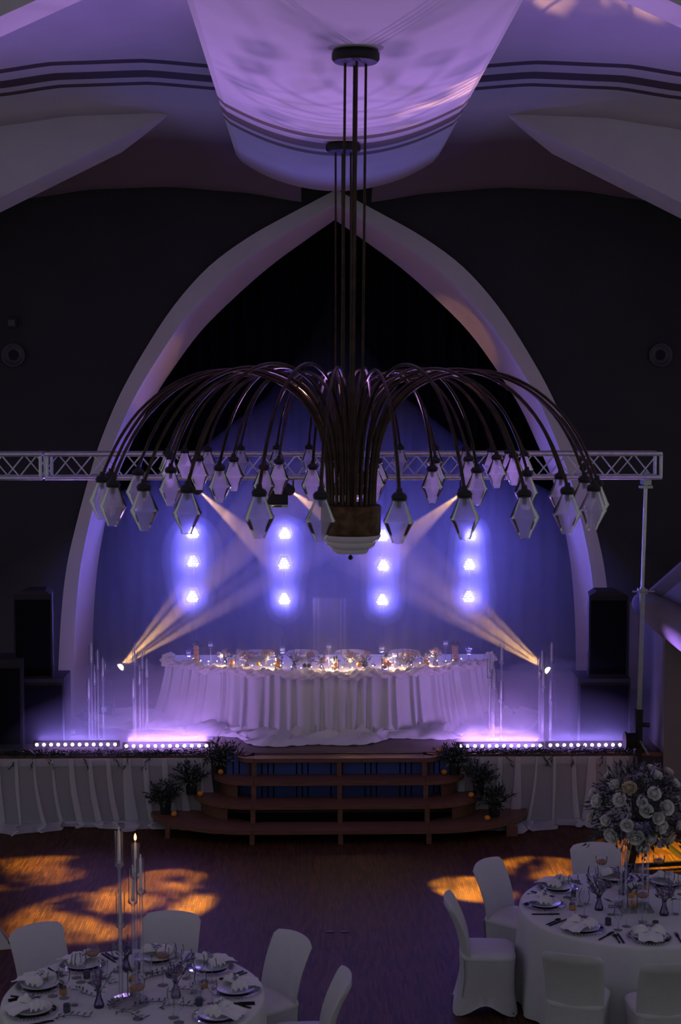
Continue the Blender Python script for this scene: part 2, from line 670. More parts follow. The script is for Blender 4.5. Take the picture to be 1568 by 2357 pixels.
BV = [(vault_y(137), vault_y(145)), (vault_y(162), vault_y(178)), (vault_y(189), vault_y(196))]
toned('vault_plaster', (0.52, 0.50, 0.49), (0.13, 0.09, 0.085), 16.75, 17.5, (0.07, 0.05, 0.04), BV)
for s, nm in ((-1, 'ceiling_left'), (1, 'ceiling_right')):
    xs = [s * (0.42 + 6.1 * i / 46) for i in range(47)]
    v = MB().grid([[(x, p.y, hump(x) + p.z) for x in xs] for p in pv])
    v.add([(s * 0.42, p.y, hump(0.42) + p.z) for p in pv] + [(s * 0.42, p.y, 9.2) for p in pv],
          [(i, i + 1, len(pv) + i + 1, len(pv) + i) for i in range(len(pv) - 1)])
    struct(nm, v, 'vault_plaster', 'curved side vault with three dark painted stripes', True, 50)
    # hanging triangular webs, the far one and the near one
    for k, (Y, dy, tip, lo) in enumerate([(vault_y(262), 0.75, (372, 271), (0, 455)), (10.3, 0.42, (95, -5), (0, 38))]):
        a = PY(tip[0], tip[1], Y)
        b = PY(lo[0], lo[1], Y)
        d = (b - a) / (b.x - a.x)
        far = a + d * (-6.5 - a.x)
        near_ = a + d * 0.25
        poly = [(near_.x, 0, near_.z), (far.x, 0, far.z), (-6.5, 0, 9.4), (near_.x, 0, 9.4)]
        poly = [(-s * px_, 0, pz_) for px_, _, pz_ in poly]
        struct('trim_%d' % (3 + k if s < 0 else 5 + k), MB().prism(poly, (0, Y, 0), (0, Y + dy, 0)), 'plaster', 'pale triangular web hanging under the side vault')
struct('ceiling_upper', MB().box((0, 12, 9.6), (14, 14, 0.1)), 'plaster')
# ------------------------------------------------------------------ chandeliers
mat('lamp_cap', (0.022, 0.018, 0.02), 0.5, 0.3)
mat('warm_wood_dark', (0.05, 0.03, 0.022), 0.6)


def chandelier_parts(root, H, seed, phase):
    """local origin at the top of the drum; H is the drop from the ceiling"""
    rr = random.Random(seed)
    MB().lathe([(0, H), (0.155, H), (0.165, H - 0.015), (0.165, H - 0.055), (0.15, H - 0.075), (0.10, H - 0.085), (0, H - 0.085)], 32).build('canopy', 'lamp_cap', root)
    rod = MB().cyl((0.072, 0, 0.0), (0.072, 0, H - 0.08), 0.0095, n=8).mesh('rod', 'bronze_tube')
    for k in range(4):
        obj('rod', rod, root, rz=k * PI / 2 + 0.08)
    MB().lathe([(0, 0.0), (0.15, 0.0), (0.205, -0.01), (0.212, -0.02), (0.212, -0.20), (0.205, -0.225), (0.19, -0.225), (0, -0.225)], 36).build('drum', 'bronze', root)
    MB().cyl((0, 0, 0), (0, 0, 0.9), 0.03, 0.02, 12).build('core_pipe', 'bronze_tube', root)
    for k, (r0, z0, r1) in enumerate([(0.213, -0.222, 0.165), (0.18, -0.268, 0.13), (0.132, -0.308, 0.02)]):
        MB().lathe([(r0 - 0.01, z0 + 0.004), (r0, z0), (r0 * 0.985, z0 - 0.012), (r0 * 0.94, z0 - 0.030), (r0 * 0.86, z0 - 0.044), (r1, z0 - 0.052)], 36).build('bowl_tier', 'frosted', root)
    MB().ball((0, 0, -0.385), 0.017, 10, 8).cyl((0, 0, -0.375), (0, 0, -0.30), 0.006, n=6).build('finial', 'lamp_cap', root)
    path = [(.165, -.01), (.175, .25), (.215, .48), (.31, .68), (.47, .83), (.68, .915), (.88, .935), (1.08, .90), (1.28, .80), (1.46, .64), (1.59, .45), (1.675, .27), (1.705, .19)]
    pv_ = smooth_curve([Vector((a, 0, b)) for a, b in path], 3)
    arms = []
    for sc in (1.0, 0.975, 1.015):
        arms.append((MB().tube([Vector((p.x if p.x < .2 else .2 + (p.x - .2) * sc, 0, p.z * (2 - sc))) for p in pv_], 0.0115, 8).mesh('arm', 'bronze_tube'), .2 + 1.505 * sc, .19 * (2 - sc)))
    cap = MB().lathe([(0, 0.03), (0.016, 0.03), (0.02, 0.006), (0.036, -0.002), (0.046, -0.016), (0.048, -0.028), (0.043, -0.032), (0.046, -0.04), (0.040, -0.045), (0, -0.045)], 18)
    cap.cyl((0, 0, -0.09), (0, 0, -0.04), 0.013, 0.015, 10)
    cap_me = cap.mesh('cap', 'lamp_cap')
    sh = [(0.036, -0.045), (0.040, -0.06), (0.060, -0.105), (0.080, -0.152), (0.087, -0.165), (0.088, -0.170), (0.086, -0.176), (0.074, -0.20), (0.056, -0.238), (0.038, -0.274), (0.039, -0.280), (0.033, -0.286), (0.034, -0.296), (0.028, -0.298)]
    shade = MB().lathe(sh, 48, rib=0.03, nr=24)
    shade_me = shade.mesh('lamp_shade', 'lamp_glass', True, 60)
    for k in range(24):
        a = phase + 2 * PI * k / 24 + rr.uniform(-.03, .03)
        me, rl, zl = arms[rr.randrange(3)]
        obj('arm', me, root, rz=a)
        s_ = obj('lamp_shade', shade_me, root, (rl * math.cos(a), rl * math.sin(a), zl), rr.uniform(0, 1))
        s_.rotation_euler = (rr.uniform(-.03, .03), rr.uniform(-.03, .03), rr.uniform(0, 1))
        obj('cap', cap_me, s_)


CH1, CH2 = 10.66, 14.58
z1 = PY(812, 1163, CH1 - 0.2).z
z2 = z1 + 0.02
t = thing('chandelier', 'bronze fountain chandelier with drooping arms and glass lanterns, the larger one nearer the tables', 'chandelier', (-0.028, CH1, z1), 0, 'fountain chandeliers')
t.rotation_euler = (0, 0.0098, 0)
chandelier_parts(t, 7.127 - z1, 5, -PI / 2 + PI / 24)
t = thing('chandelier', 'bronze fountain chandelier partly hidden behind the larger one, hanging closer to the truss', 'chandelier', (0.0, CH2, z2), 0, 'fountain chandeliers')
chandelier_parts(t, 7.127 - z2, 8, -PI / 2 + PI / 24 + 0.04)

# ------------------------------------------------------------------ truss and its lift tower
TY = 16.55
tx0, tx1 = -4.7, PY(1517, 1070, TY).x
ztop, zbot = PY(784, 1044, TY).z, PY(784, 1098, TY).z
td = 0.145
tr_ = thing('lighting_truss', 'aluminium box truss with crossed lattice braces spanning the hall below the arch', 'truss', (0, TY, zbot))
xj = PY(106, 1070, TY).x
hgt = ztop - zbot
chord1 = MB().cyl((tx0, 0, 0), (xj - 0.012, 0, 0), 0.026, n=12).mesh('chord', 'alu')
chord2 = MB().cyl((xj + 0.012, 0, 0), (tx1, 0, 0), 0.026, n=12).mesh('chord', 'alu')
for me in (chord1, chord2):
    for sy in (-1, 1):
        for z in (0, hgt):
            obj('chord', me, tr_, (0, sy * td, z))
step = 0.186
L = math.hypot(step, hgt - 0.03)
brace = MB().cyl((0, 0, -L / 2), (0, 0, L / 2), 0.0085, n=8).mesh('brace', 'alu')
n = int((tx1 - tx0 - 0.1) / step)
ang = math.atan2(step, hgt - 0.03)
for sy in (-1, 1):
    for i in range(n):
        o = obj('brace', brace, tr_, (tx1 - 0.06 - (i + 0.5) * step, sy * td, hgt / 2))
        up = (i % 2 == 0) == (sy < 0)
        o.rotation_euler = (0, ang if up else -ang, 0)
for i in range(0, n, 2):
    o = obj('brace', brace, tr_, (tx1 - 0.06 - (i + 0.5) * step, 0, 0))
    o.rotation_euler = (PI / 2, 0, ang if i % 4 == 0 else -ang)
for x in (tx1 - 0.01, xj - 0.035, xj + 0.035):
    MB().cyl((x, -td, 0), (x, -td, hgt), 0.02, n=8).cyl((x, td, 0), (x, td, hgt), 0.02, n=8).cyl((x, -td, 0), (x, td, 0), 0.02, n=8).cyl((x, -td, hgt), (x, td, hgt), 0.02, n=8).build('end_frame', 'alu', tr_)

bx = PY(1463, 1900, TY)
top = PY(1487, 1108, TY)
tw = thing('lift_tower', 'telescopic truss lift tower on a black tripod foot beside the tall flower arrangement', 'lift tower', (bx.x, TY, 0))


def on_mast(py, dy=0.0):
    z = PY(1476, py, TY).z
    k = z / top.z
    return Vector(((top.x - bx.x) * k, dy, z))


MB().tube([on_mast(1360), on_mast(1106)], 0.022, 10).build('upper_mast', 'alu', tw)
MB().tube([on_mast(1645), on_mast(1352)], 0.036, 4).build('middle_mast', 'steel', tw)
MB().tube([Vector((0, 0, 0.03)), on_mast(1632)], 0.055, 4).build('lower_mast', 'black_gloss', tw)
c = on_mast(1360)
MB().box(c, (0.10, 0.10, 0.05)).cyl(c + Vector((-0.12, -.05, 0)), c + Vector((0.12, -.05, 0.0)), 0.012, n=8).build('collar', 'steel', tw)
c = on_mast(1108)
MB().box(c + Vector((0, 0, 0.0)), (0.09, 0.16, 0.07)).box(c + Vector((0, 0, -.06)), (0.14, 0.08, 0.03)).cyl(c + Vector((0, 0, 0)), c + Vector((0, 0, .11)), 0.03, n=8).build('truss_clamp', 'steel', tw)
c = on_mast(1700, -0.1) + Vector((-0.10, 0, 0))
MB().cyl(c + Vector((-.05, 0, 0)), c + Vector((.05, 0, 0)), 0.085, n=20).cyl(c + Vector((-.07, 0, 0)), c + Vector((-.05, 0, 0)), 0.10, n=20).cyl(c + Vector((.05, 0, 0)), c + Vector((.07, 0, 0)), 0.10, n=20).build('winch_drum', 'slot_dark', tw)
MB().tube([c + Vector((.09, -.02, 0)), c + Vector((.16, -.06, -.10)), c + Vector((.17, -.12, -.12))], 0.014, 8).build('winch_crank', 'steel', tw)
MB().cyl(on_mast(1668) + Vector((.04, 0, 0)), on_mast(1668) + Vector((.12, -.03, 0)), 0.025, n=10).build('knob', 'black_gloss', tw)
hub = Vector((0, 0, PY(1466, 1885, TY).z))
feet = [PZ(1368, 1955, 0.03), PZ(1592, 1990, 0.03), PZ(1440, 1999, 0.03), PZ(1530, 1925, 0.03)]
for f_ in feet:
    q = Vector((f_.x - bx.x, f_.y - TY, 0.03))
    MB().tube([hub, q], 0.028, 4).build('leg', 'black_gloss', tw)
    MB().box(q + Vector((0, 0, -.015)), (0.09, 0.09, 0.03)).build('foot_pad', 'black_matte', tw)
MB().tube([Vector((feet[2].x - bx.x, feet[2].y - TY, 0.05)), Vector((feet[1].x - bx.x, feet[1].y - TY, 0.05))], 0.028, 4).build('foot_bar', 'black_gloss', tw)

# ------------------------------------------------------------------ spot fixtures and their beams
fx = {}


def fixture(name, label, pos, to, stand=False, group=None):
    d = (Vector(to) - pos).normalized()
    root = thing(name, label, 'spotlight', pos, 0, group)
    q = d.to_track_quat('-Z', 'Y').to_matrix().to_4x4()
    body = MB().lathe([(0, 0.20), (0.035, 0.20), (0.05, 0.17), (0.052, 0.02), (0.058, 0.0), (0.058, -0.015), (0.045, -0.015), (0.045, -0.005)], 20)
    MB().merge(body, mat=q).build('body', 'black_matte', root)
    lens = MB().lathe([(0.046, 0.0), (0.046, -0.016), (0.038, -0.034), (0.022, -0.046), (0, -0.052)], 20)
    MB().merge(lens, mat=q).build('lens', 'lens_pale', root)
    b = q @ Vector((0, 0, 0.1))
    if stand:
        MB().cyl(b, (b.x, b.y, SZ - pos.z + 0.02), 0.012, n=8).build('stand', 'black_gloss', root)
        MB().lathe([(0, 0.0), (0.12, 0.0), (0.12, 0.015), (0.03, 0.03), (0, 0.03)], 20, (b.x, b.y, SZ - pos.z)).build('base', 'black_gloss', root)
    else:
        top_z = zbot - 0.02 - pos.z
        yb = TY - pos.y
        MB().tube([(b.x - .075, b.y, b.z), (b.x - .075, b.y, b.z + .1), (b.x, yb, top_z), (b.x + .075, b.y, b.z + .1), (b.x + .075, b.y, b.z)], 0.01, 6).build('yoke', 'black_gloss', root)
        MB().box((b.x, yb + 0.0, top_z + 0.01), (0.06, 0.30, 0.05)).build('clamp', 'steel', root)
    return root


bh = bpy.data.materials.new('beam_haze')
bh.use_nodes = True
bh.node_tree.nodes.remove(bh.node_tree.nodes['Principled BSDF'])
bv_ = bh.node_tree.nodes.new('ShaderNodeVolumeScatter')
bv_.inputs['Density'].default_value = 0.30
bv_.inputs['Color'].default_value = (1, 1, 1, 1)
bh.node_tree.links.new(bv_.outputs[0], bh.node_tree.nodes['Material Output'].inputs['Volume'])
M['beam_haze'] = bh


def fan(src, tgts, power, deg, col, length, owner):
    for k, t_ in enumerate(tgts):
        d = (Vector(t_) - src).normalized()
        dg = deg * (0.7, 1.5, 0.45, 1.0)[k % 4]
        spot('beam_light', src + d * 0.075, t_, power, col, dg * 1.15, 0.5, 0.01)
        ta = math.tan(math.radians(dg / 2))
        o = MB().tube([src + d * .085, src + d * length], [.006 + .085 * ta, .006 + length * ta], 16).build('haze_beam', 'beam_haze', None, True)  # extra haze confined to a cone, which gives the beam its shape
        tag(o, ('widest', 'second', 'third', 'last')[k] + ' streak of added haze lit by the ' + owner, 'light beam', 'lit haze streaks', 'stuff')


BY = 18.3
src = [(275, 1538, 18.4), (1264, 1545, 18.4), (455, 1127, TY - .02), (667, 1128, TY - .02), (1067, 1131, TY - .02)]
aims = [[(422, 1345, 17.7), (440, 1378, 18.6), (470, 1395, 17.9), (455, 1432, 18.8)],
        [(1090, 1372, 17.7), (1075, 1402, 18.5), (1060, 1425, 18.1), (1075, 1440, 18.9)],
        [(600, 1280, 17.6), (612, 1266, 18.3)],
        [(785, 1236, 17.7), (796, 1218, 18.4)],
        [(930, 1225, 17.7), (925, 1250, 18.4)]]
names = ['small black spotlight on a stand behind the candle stands on the floor-monitor side',
         'small black spotlight on a stand behind the candle stands on the lift-tower side',
         'black spotlight under the truss on the floor-monitor side, beam pointing down',
         'black spotlight under the truss beside the hanging black projector box',
         'black spotlight under the truss next to the lift tower']
short = ['stand spotlight on the floor-monitor side', 'stand spotlight on the lift-tower side', 'truss spotlight on the floor-monitor side', 'truss spotlight beside the projector box', 'truss spotlight next to the lift tower']
for (sx, sy, sY), am, lb, sn in zip(src, aims, names, short):
    p = PY(sx, sy, sY)
    tg = [PY(a, b, c_) for a, b, c_ in am]
    mid = sum(tg, Vector()) / len(tg)
    low = sy > 1300
    fixture('spotlight', lb, p, mid, low, 'warm beam spotlights')
    fan(p, tg, 780 if low else 540, 7.0 if low else 5.5, WARM, 3.2 if low else 2.6, sn)

p0, p1 = PY(612, 1112, TY), PY(663, 1160, TY)
pj = thing('projector_box', 'black box unit with a silver bar hanging under the truss', 'projector', (p0.x, TY, p1.z))
wv = p1.x - p0.x
MB().box((wv / 2, 0, (p0.z - p1.z) / 2), (wv, 0.16, p0.z - p1.z)).build('body', 'black_matte', pj)
MB().box((wv / 2, -0.02, -0.015), (wv + .01, 0.18, 0.03)).build('bar', 'steel', pj)
MB().tube([(wv / 2 - .05, -.11, -.015), (wv / 2 - .05, -.14, -.015), (wv / 2 + .05, -.14, -.015), (wv / 2 + .05, -.11, -.015)], 0.006, 6).build('handle', 'black_gloss', pj)
for x in (0.03, wv - .03):
    MB().box((x, 0, (zbot - p1.z + p0.z - p1.z) / 2), (0.03, 0.03, zbot - p0.z)).build('hanger', 'black_gloss', pj)

# ------------------------------------------------------------------ LED pars on poles
PARY = 20.6
rows_ = [(0.066, [-.5, .5]), (0.036, [-1, 0, 1]), (0.004, [-1.5, -.5, .5, 1.5]), (-0.030, [-2, -1, 0, 1, 2]), (-0.060, [-1.5, -.5, .5, 1.5])]
led = MB()
for z, xs_ in rows_:
    for x in xs_:
        led.ball((x * 0.0335, -0.058, z), 0.0118, 8, 5, (1, .6, 1))
led_me = led.mesh('led_lenses', 'led_white')
hs = [(-.06, .11), (.06, .11), (.105, -.03), (.09, -.09), (-.09, -.09), (-.105, -.03)]
hous_me = MB().prism([(x, 0, z) for x, z in hs], (0, -.05, 0), (0, .06, 0)).mesh('housing', 'black_matte', False)
yoke_me = MB().tube([(-.115, 0, 0), (-.115, .09, 0), (.115, .09, 0), (.115, 0, 0)], 0.008, 6).mesh('yoke', 'black_gloss')
COLS = [[(445, 1225), (445, 1291), (444, 1372)], [(656, 1227), (654, 1296), (655, 1377)], [(881, 1232), (882, 1300), (880, 1379)], [(1081, 1230), (1080, 1298), (1078, 1372)]]
cn = ['on the outermost pole, floor-monitor side', 'on the pole next to the acrylic column, projector-box side', 'on the pole next to the acrylic column, lift-tower side', 'on the outermost pole, lift-tower side']
rn = ['top', 'middle', 'bottom']
for ci, colm in enumerate(COLS):
    px_ = sum(a for a, b in colm) / 3
    pp = PY(px_, 1300, PARY + 0.1)
    st = thing('light_pole', 'thin dark light pole behind the couple\'s table, ' + cn[ci].replace('on the pole ', ''), 'pole', (pp.x, PARY + .1, SZ), 0, 'poles carrying the LED lamps')
    MB().cyl((0, 0, .02), (0, 0, PY(px_, 1200, PARY + .1).z - SZ), 0.012, n=8).build('pole', 'black_gloss', st)
    MB().lathe([(0, 0), (.2, 0), (.2, .015), (.03, .03), (0, .03)], 20).build('base', 'black_gloss', st)
    for ri, (a, b) in enumerate(colm):
        p = PY(a, b, PARY)
        r_ = thing('led_par_light', rn[ri] + ' triangular cluster of white LEDs ' + cn[ci], 'stage light', p, 0, 'LED lamps on poles')
        obj('housing', hous_me, r_)
        obj('led_lenses', led_me, r_)
        obj('yoke', yoke_me, r_)
        spot('par_light', p + Vector((0, -.17, 0)), p + Vector((0, -5, 1.2)), 185, (0.14, 0.12, 1.0), 98, 0.4, 0.12)

# ------------------------------------------------------------------ LED battens on the stage edge
lens_me = MB().ball((0, 0, 0), 0.019, 12, 8, (1, .6, 1)).mesh('lens', 'led_violet')
BAT = [(85, 265, 1714, 'LED batten on the stage edge in front of the subwoofer, floor-monitor side'),
       (291, 475, 1717, 'bright LED batten on the stage edge between those speakers and the steps'),
       (1060, 1244, 1717, 'bright LED batten on the stage edge between the steps and the lift tower'),
       (1267, 1443, 1715, 'LED batten on the stage edge ending at the lift tower winch')]
for i, (xa, xb, y, lb) in enumerate(BAT):
    YY = SF + 0.11
    a, b = PY(xa, y, YY), PY(xb, y, YY)
    r_ = thing('led_batten', lb, 'light bar', ((a.x + b.x) / 2, YY, SZ), 0, 'LED battens on the stage edge')
    ln = b.x - a.x
    zz = a.z - SZ
    MB().box((0, 0.035, zz), (ln + .09, 0.07, 0.06)).build('housing', 'black_matte', r_)
    for s in (-1, 1):
        MB().box((s * ln * .38, .03, (zz - .03) / 2), (0.04, 0.09, max(zz - .03, .01))).build('foot', 'black_gloss', r_)
    for k in range(12):
        obj('lens', lens_me, r_, (-ln / 2 + ln * k / 11, -0.004, zz))
    bright = i in (1, 2)
    area('batten_light', ((a.x + b.x) / 2, YY + .08, a.z + .05), ((a.x + b.x) / 2, 18.6, 1.35), 20 if bright else 9, PURPLE if bright else (.36, .24, 1.0), ln, 0.05)
    area('batten_light', ((a.x + b.x) / 2, YY - .03, a.z + .03), ((a.x + b.x) / 2, 15.4, 0.6), 5 if bright else 3, PURPLE, ln, 0.04)

# ------------------------------------------------------------------ loudspeakers


def speaker(name, label, x0, x1, ytop, Y, zb, depth, taper, led_px=None, grp='loudspeakers on stage'):
    a, b = PY(x0, ytop, Y), PY(x1, ytop, Y)
    wd, h = b.x - a.x, a.z - zb
    r_ = thing(name, label, 'loudspeaker', ((a.x + b.x) / 2, Y + depth / 2, zb), 0, grp)
    c_ = wd * 0.28 if taper else 0.01
    poly = [(-wd / 2, -depth / 2, 0), (wd / 2, -depth / 2, 0), (wd / 2 - c_ * .4, depth / 2, 0), (-wd / 2 + c_ * .4, depth / 2, 0)]
    m_ = MB().prism(poly, (0, 0, 0), (0, 0, h - (0.05 if taper else 0.0)))
    if taper:
        n0 = [(x * 1.0, y, h - .05) for x, y, z in poly]
        n1 = [(x * 0.62, y * .9, h) for x, y, z in poly]
        m_.add(n0 + n1, [(4, 5, 6, 7)] + [(i, (i + 1) % 4, 4 + (i + 1) % 4, 4 + i) for i in range(4)])
    m_.build('cabinet', 'black_matte', r_, False)
    MB().box((0, -depth / 2 - .006, h * .5 - .02), (wd * .9, .014, h * .84)).build('grille', 'grille', r_)
    if led_px:
        q = PY(led_px[0], led_px[1], Y - .02) - r_.location
        MB().ball((q.x, -depth / 2 - .016, q.z), 0.008, 8, 5).build('indicator', 'led_white', r_)
    return r_


mat('grille', (0.004, 0.004, 0.006), 0.8, 0.0, spec=0.1, bump=0.6, bscale=260)
mat('cabinet_blue', (0.012, 0.014, 0.024), 0.6)
zs = PY(100, 1568, 17.15).z
speaker('subwoofer', 'black subwoofer cabinet under the speaker that stands before the tall arch foot', 54, 147, 1562, 17.1, SZ, 0.5, False)
speaker('loudspeaker', 'tall black loudspeaker standing on the subwoofer away from the lift tower', 30, 119, 1360, 17.15, zs, 0.38, True, (72, 1574))
speaker('subwoofer', 'black subwoofer cabinet under the speaker next to the lift tower', 1331, 1452, 1562, 17.1, SZ, 0.5, False)
speaker('loudspeaker', 'tall black loudspeaker standing on the subwoofer next to the lift tower', 1357, 1447, 1362, 17.15, zs, 0.38, True, (1399, 1574))
speaker('amplifier_rack', 'dark box-shaped equipment rack at the edge of the stage beside the subwoofer', -60, 50, 1518, 17.0, SZ, 0.45, False, grp=None)['category'] = 'equipment rack'
q = PZ(12, 1890, 0)
mo = thing('monitor_wedge', 'black floor monitor in front of the sheer stage skirt', 'monitor', (q.x - .05, q.y + .1, 0), 0.2)
MB().prism([(-.22, -.14, .10), (.2, -.14, .10), (.2, .16, .10), (-.22, .16, .10)], (0, 0, 0), (0, 0, .12)).build('cabinet', 'black_matte', mo, False)
for s in (-1, 1):
    MB().cyl((s * .13, 0, 0), (s * .13, 0, .11), .03, n=10).build('foot', 'black_gloss', mo)
q = PZ(262, 1625, SZ)
db = thing('control_box', 'small dark box with a lit blue display on the stage floor', 'control box', (q.x, 18.5, SZ))
MB().box((0, 0, .1), (.16, .12, .2)).build('case', 'black_matte', db)
glow('display_blue', (0.25, 0.3, 1.0), 0.6)
MB().box((.0, -.063, .15), (.06, .006, .05)).build('display', 'display_blue', db)
ct = []
for k in range(20):
    a = k / 19
    ct.append(PZ(150 + 55 * a, 1640 + 26 * a + 6 * math.sin(a * 9), SZ + .012))
tag(MB().tube(ct, 0.01, 6).build('cable', 'black_gloss'), 'thin black cable trailing over the stage by the arch foot', 'cable')
q = PZ(163, 1692, SZ)
rl = thing('tape_roll', 'small pale can lying on stage beside the subwoofer', 'can', (q.x, q.y, SZ + .036))
MB().cyl((-.05, 0, 0), (.05, 0, 0), .035, n=16).build('can_body', 'steel', rl)
MB().cyl((.05, 0, 0), (.056, 0, 0), .03, n=16).build('lid', 'white_plastic' if 'white_plastic' in M else 'frosted', rl)

# wall fittings
for px_, lb in ((31, 'round recessed horn in the dark wall under the small box'), (1521, 'round recessed horn in the dark wall above the balcony end')):
    p = PY(px_, 817, YW - .02)
    h_ = thing('wall_horn', lb, 'wall horn', (p.x, YW - .004, p.z), 0, 'round horns in the wall')
    rg = MB().lathe([(0.105, .0), (.135, .0), (.145, .02), (.14, .04), (.125, .045), (.11, .03)], 36)
    MB().merge(rg, mat=Matrix.Rotation(PI / 2, 4, 'X')).build('ring', 'grey_paint' if 'grey_paint' in M else 'wall_ring', h_) if False else None
    mat('wall_ring', (0.06, 0.055, 0.058), 0.5) if 'wall_ring' not in M else None
    MB().merge(rg, mat=Matrix.Rotation(PI / 2, 4, 'X')).build('ring', 'wall_ring', h_)
    cn_ = MB().lathe([(.108, .03), (.075, .012), (.062, .006)], 36)
    MB().merge(cn_, mat=Matrix.Rotation(PI / 2, 4, 'X')).build('funnel', 'wall_ring', h_)
    MB().merge(MB().lathe([(0, .008), (.064, .008)], 30), mat=Matrix.Rotation(PI / 2, 4, 'X')).build('throat', 'slot_dark', h_)
p = PY(30, 743, YW)
h_ = thing('wall_box', 'small dark square box on the dark wall above the round horn', 'wall box', (p.x, YW - .05, p.z - .05))
MB().box((0, 0, .05), (.11, .09, .11)).build('case', 'black_matte', h_)
MB().box((0, -.048, .045), (.08, .008, .07)).build('cover', 'wall_ring', h_)

# ------------------------------------------------------------------ balcony end and side wall by the lift tower
par = thing('balcony_parapet', 'pale rounded end of a balcony parapet at the side wall behind the lift tower', 'balcony')
a, b = PY(1479, 1387, 17.6), PY(1760, 1570, 14.2)
d = (b - a)
ax = [a, a + d * .05, a + d * .2, a + d * .5, a + d]
tb = MB().tube([a - d.normalized() * .03] + ax, [0.07, 0.13, 0.16, 0.19, 0.22, 0.25], 24)
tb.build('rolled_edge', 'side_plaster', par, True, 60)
q0, q1 = PY(1497, 1362, 17.5), PY(1610, 1262, 16.4)
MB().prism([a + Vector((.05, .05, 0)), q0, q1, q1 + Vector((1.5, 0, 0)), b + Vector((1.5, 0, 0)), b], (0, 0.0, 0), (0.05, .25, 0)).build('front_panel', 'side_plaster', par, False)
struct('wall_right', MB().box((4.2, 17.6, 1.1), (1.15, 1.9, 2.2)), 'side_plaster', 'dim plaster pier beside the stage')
par['kind'] = 'structure'

# ------------------------------------------------------------------ steps
stp = thing('stage_steps', 'brown wooden open steps with curved ends leading up to the stage', 'steps', (0, 0, 0))
LV = [(15.80, 0.157, 2.10, 0.33), (16.06, 0.355, 1.62, 0.33), (16.29, 0.555, 1.40, 0.33), (16.50, SZ, 1.14, 0.30)]
XS = 0.94


def curve_end(Yf, Xe, s, n=10, yb=SF - 0.02):
    return [(s * (XS + (Xe - XS) * math.sin(PI / 2 * i / n)), yb - (yb - Yf) * math.cos(PI / 2 * i / n)) for i in range(n + 1)]


for li, (Yf, zt_, Xe, dp) in enumerate(LV):
    th_ = 0.045
    MB().box((0, Yf + dp / 2, zt_ - th_ / 2), (2 * XS - .004, dp, th_)).build('tread', 'step_wood', stp, False)
    for s in (-1, 1):
        e = curve_end(Yf, Xe, s)
        e2 = [(s * XS, SF - .02)] if dp > .6 else [(s * (XS + max(0.0, Xe - XS - .42)), SF - .02), (s * XS, Yf + dp)]
        poly = [(x, y, zt_) for x, y in [(s * (XS + .002), Yf)] + e[1:] + e2]
        if s > 0:
            poly = poly[::-1]
        MB().prism(poly[::-1], (0, 0, -th_), (0, 0, 0)).build('tread', 'step_wood', stp, False)
        zb_ = 0 if li == 0 else LV[li - 1][1]
        if li > 0:   # closed riser at the curved end under each tread
            e3 = [(x, y + .09) for x, y in curve_end(Yf, Xe - .06, s)][3:]
            MB().grid([[(x, y, zb_) for x, y in e3], [(x, y, zt_ - th_) for x, y in e3]]).build('riser', 'step_wood', stp, True)
    zb_ = 0 if li == 0 else LV[li - 1][1]
    for x in (-XS, 0.0, XS):
        MB().box((x, Yf + .045, (zb_ + zt_ - th_) / 2), (0.052, 0.06, zt_ - th_ - zb_)).build('post', 'step_wood', stp, False)
    if li == 0:
        for s in (-1, 1):
            MB().box((s * 1.86, 16.12, (zt_ - th_) / 2), (0.05 if s < 0 else .12, 0.10, zt_ - th_)).build('post', 'step_wood', stp, False)
MB().box((0, 16.56, .165), (2.5, .03, .05)).build('rail', 'stage_board', stp, False)
# blue boards behind the open risers, with upright slots between them
bk = thing('slotted_panel', 'dark blue slotted panelling behind the open steps', 'panel', (0, 16.64, 0))
MB().box((0, .03, .46), (2.5, .01, .6)).build('backing', 'slot_dark', bk)
slots = [537, 551, 603, 617, 630, 683, 696, 709, 762, 788, 841, 854, 867, 921, 934, 947, 999, 1012]
edges = [-1.25] + [PY(x, 1770, 16.63).x for x in slots] + [1.25]
for i in range(len(edges) - 1):
    a, b = edges[i] + (.0075 if i else 0), edges[i + 1] - .0075
    if b - a > .01:
        MB().box(((a + b) / 2, 0, .46), (b - a, .018, .6)).build('board', 'blue_panel', bk, False)
MB().box((0, .035, .08), (2.5, .01, .16)).build('plinth', 'slot_dark', bk)

# ------------------------------------------------------------------ sheer skirts on the stage front
m = bpy.data.materials.new('sheer')
m.use_nodes = True
nt = m.node_tree
nt.nodes.remove(nt.nodes['Principled BSDF'])
df, tl, tr2 = [nt.nodes.new(k) for k in ('ShaderNodeBsdfDiffuse', 'ShaderNodeBsdfTranslucent', 'ShaderNodeBsdfTransparent')]
df.inputs[0].default_value = tl.inputs[0].default_value = (0.93, 0.91, 0.93, 1)
m1, m2 = nt.nodes.new('ShaderNodeMixShader'), nt.nodes.new('ShaderNodeMixShader')
m1.inputs[0].default_value = 0.35
m2.inputs[0].default_value = 0.58
nt.links.new(df.outputs[0], m1.inputs[1])
nt.links.new(tl.outputs[0], m1.inputs[2])
nt.links.new(tr2.outputs[0], m2.inputs[1])
nt.links.new(m1.outputs[0], m2.inputs[2])
nt.links.new(m2.outputs[0], nt.nodes['Material Output'].inputs[0])
M['sheer'] = m
mat('stage_front', (0.045, 0.042, 0.055), 0.8)
struct('stage_front', MB().box((0, SF - .012, SZ / 2 - .02), (9.0, .02, SZ - .04)), 'stage_front', 'dark panelled front of the stage')


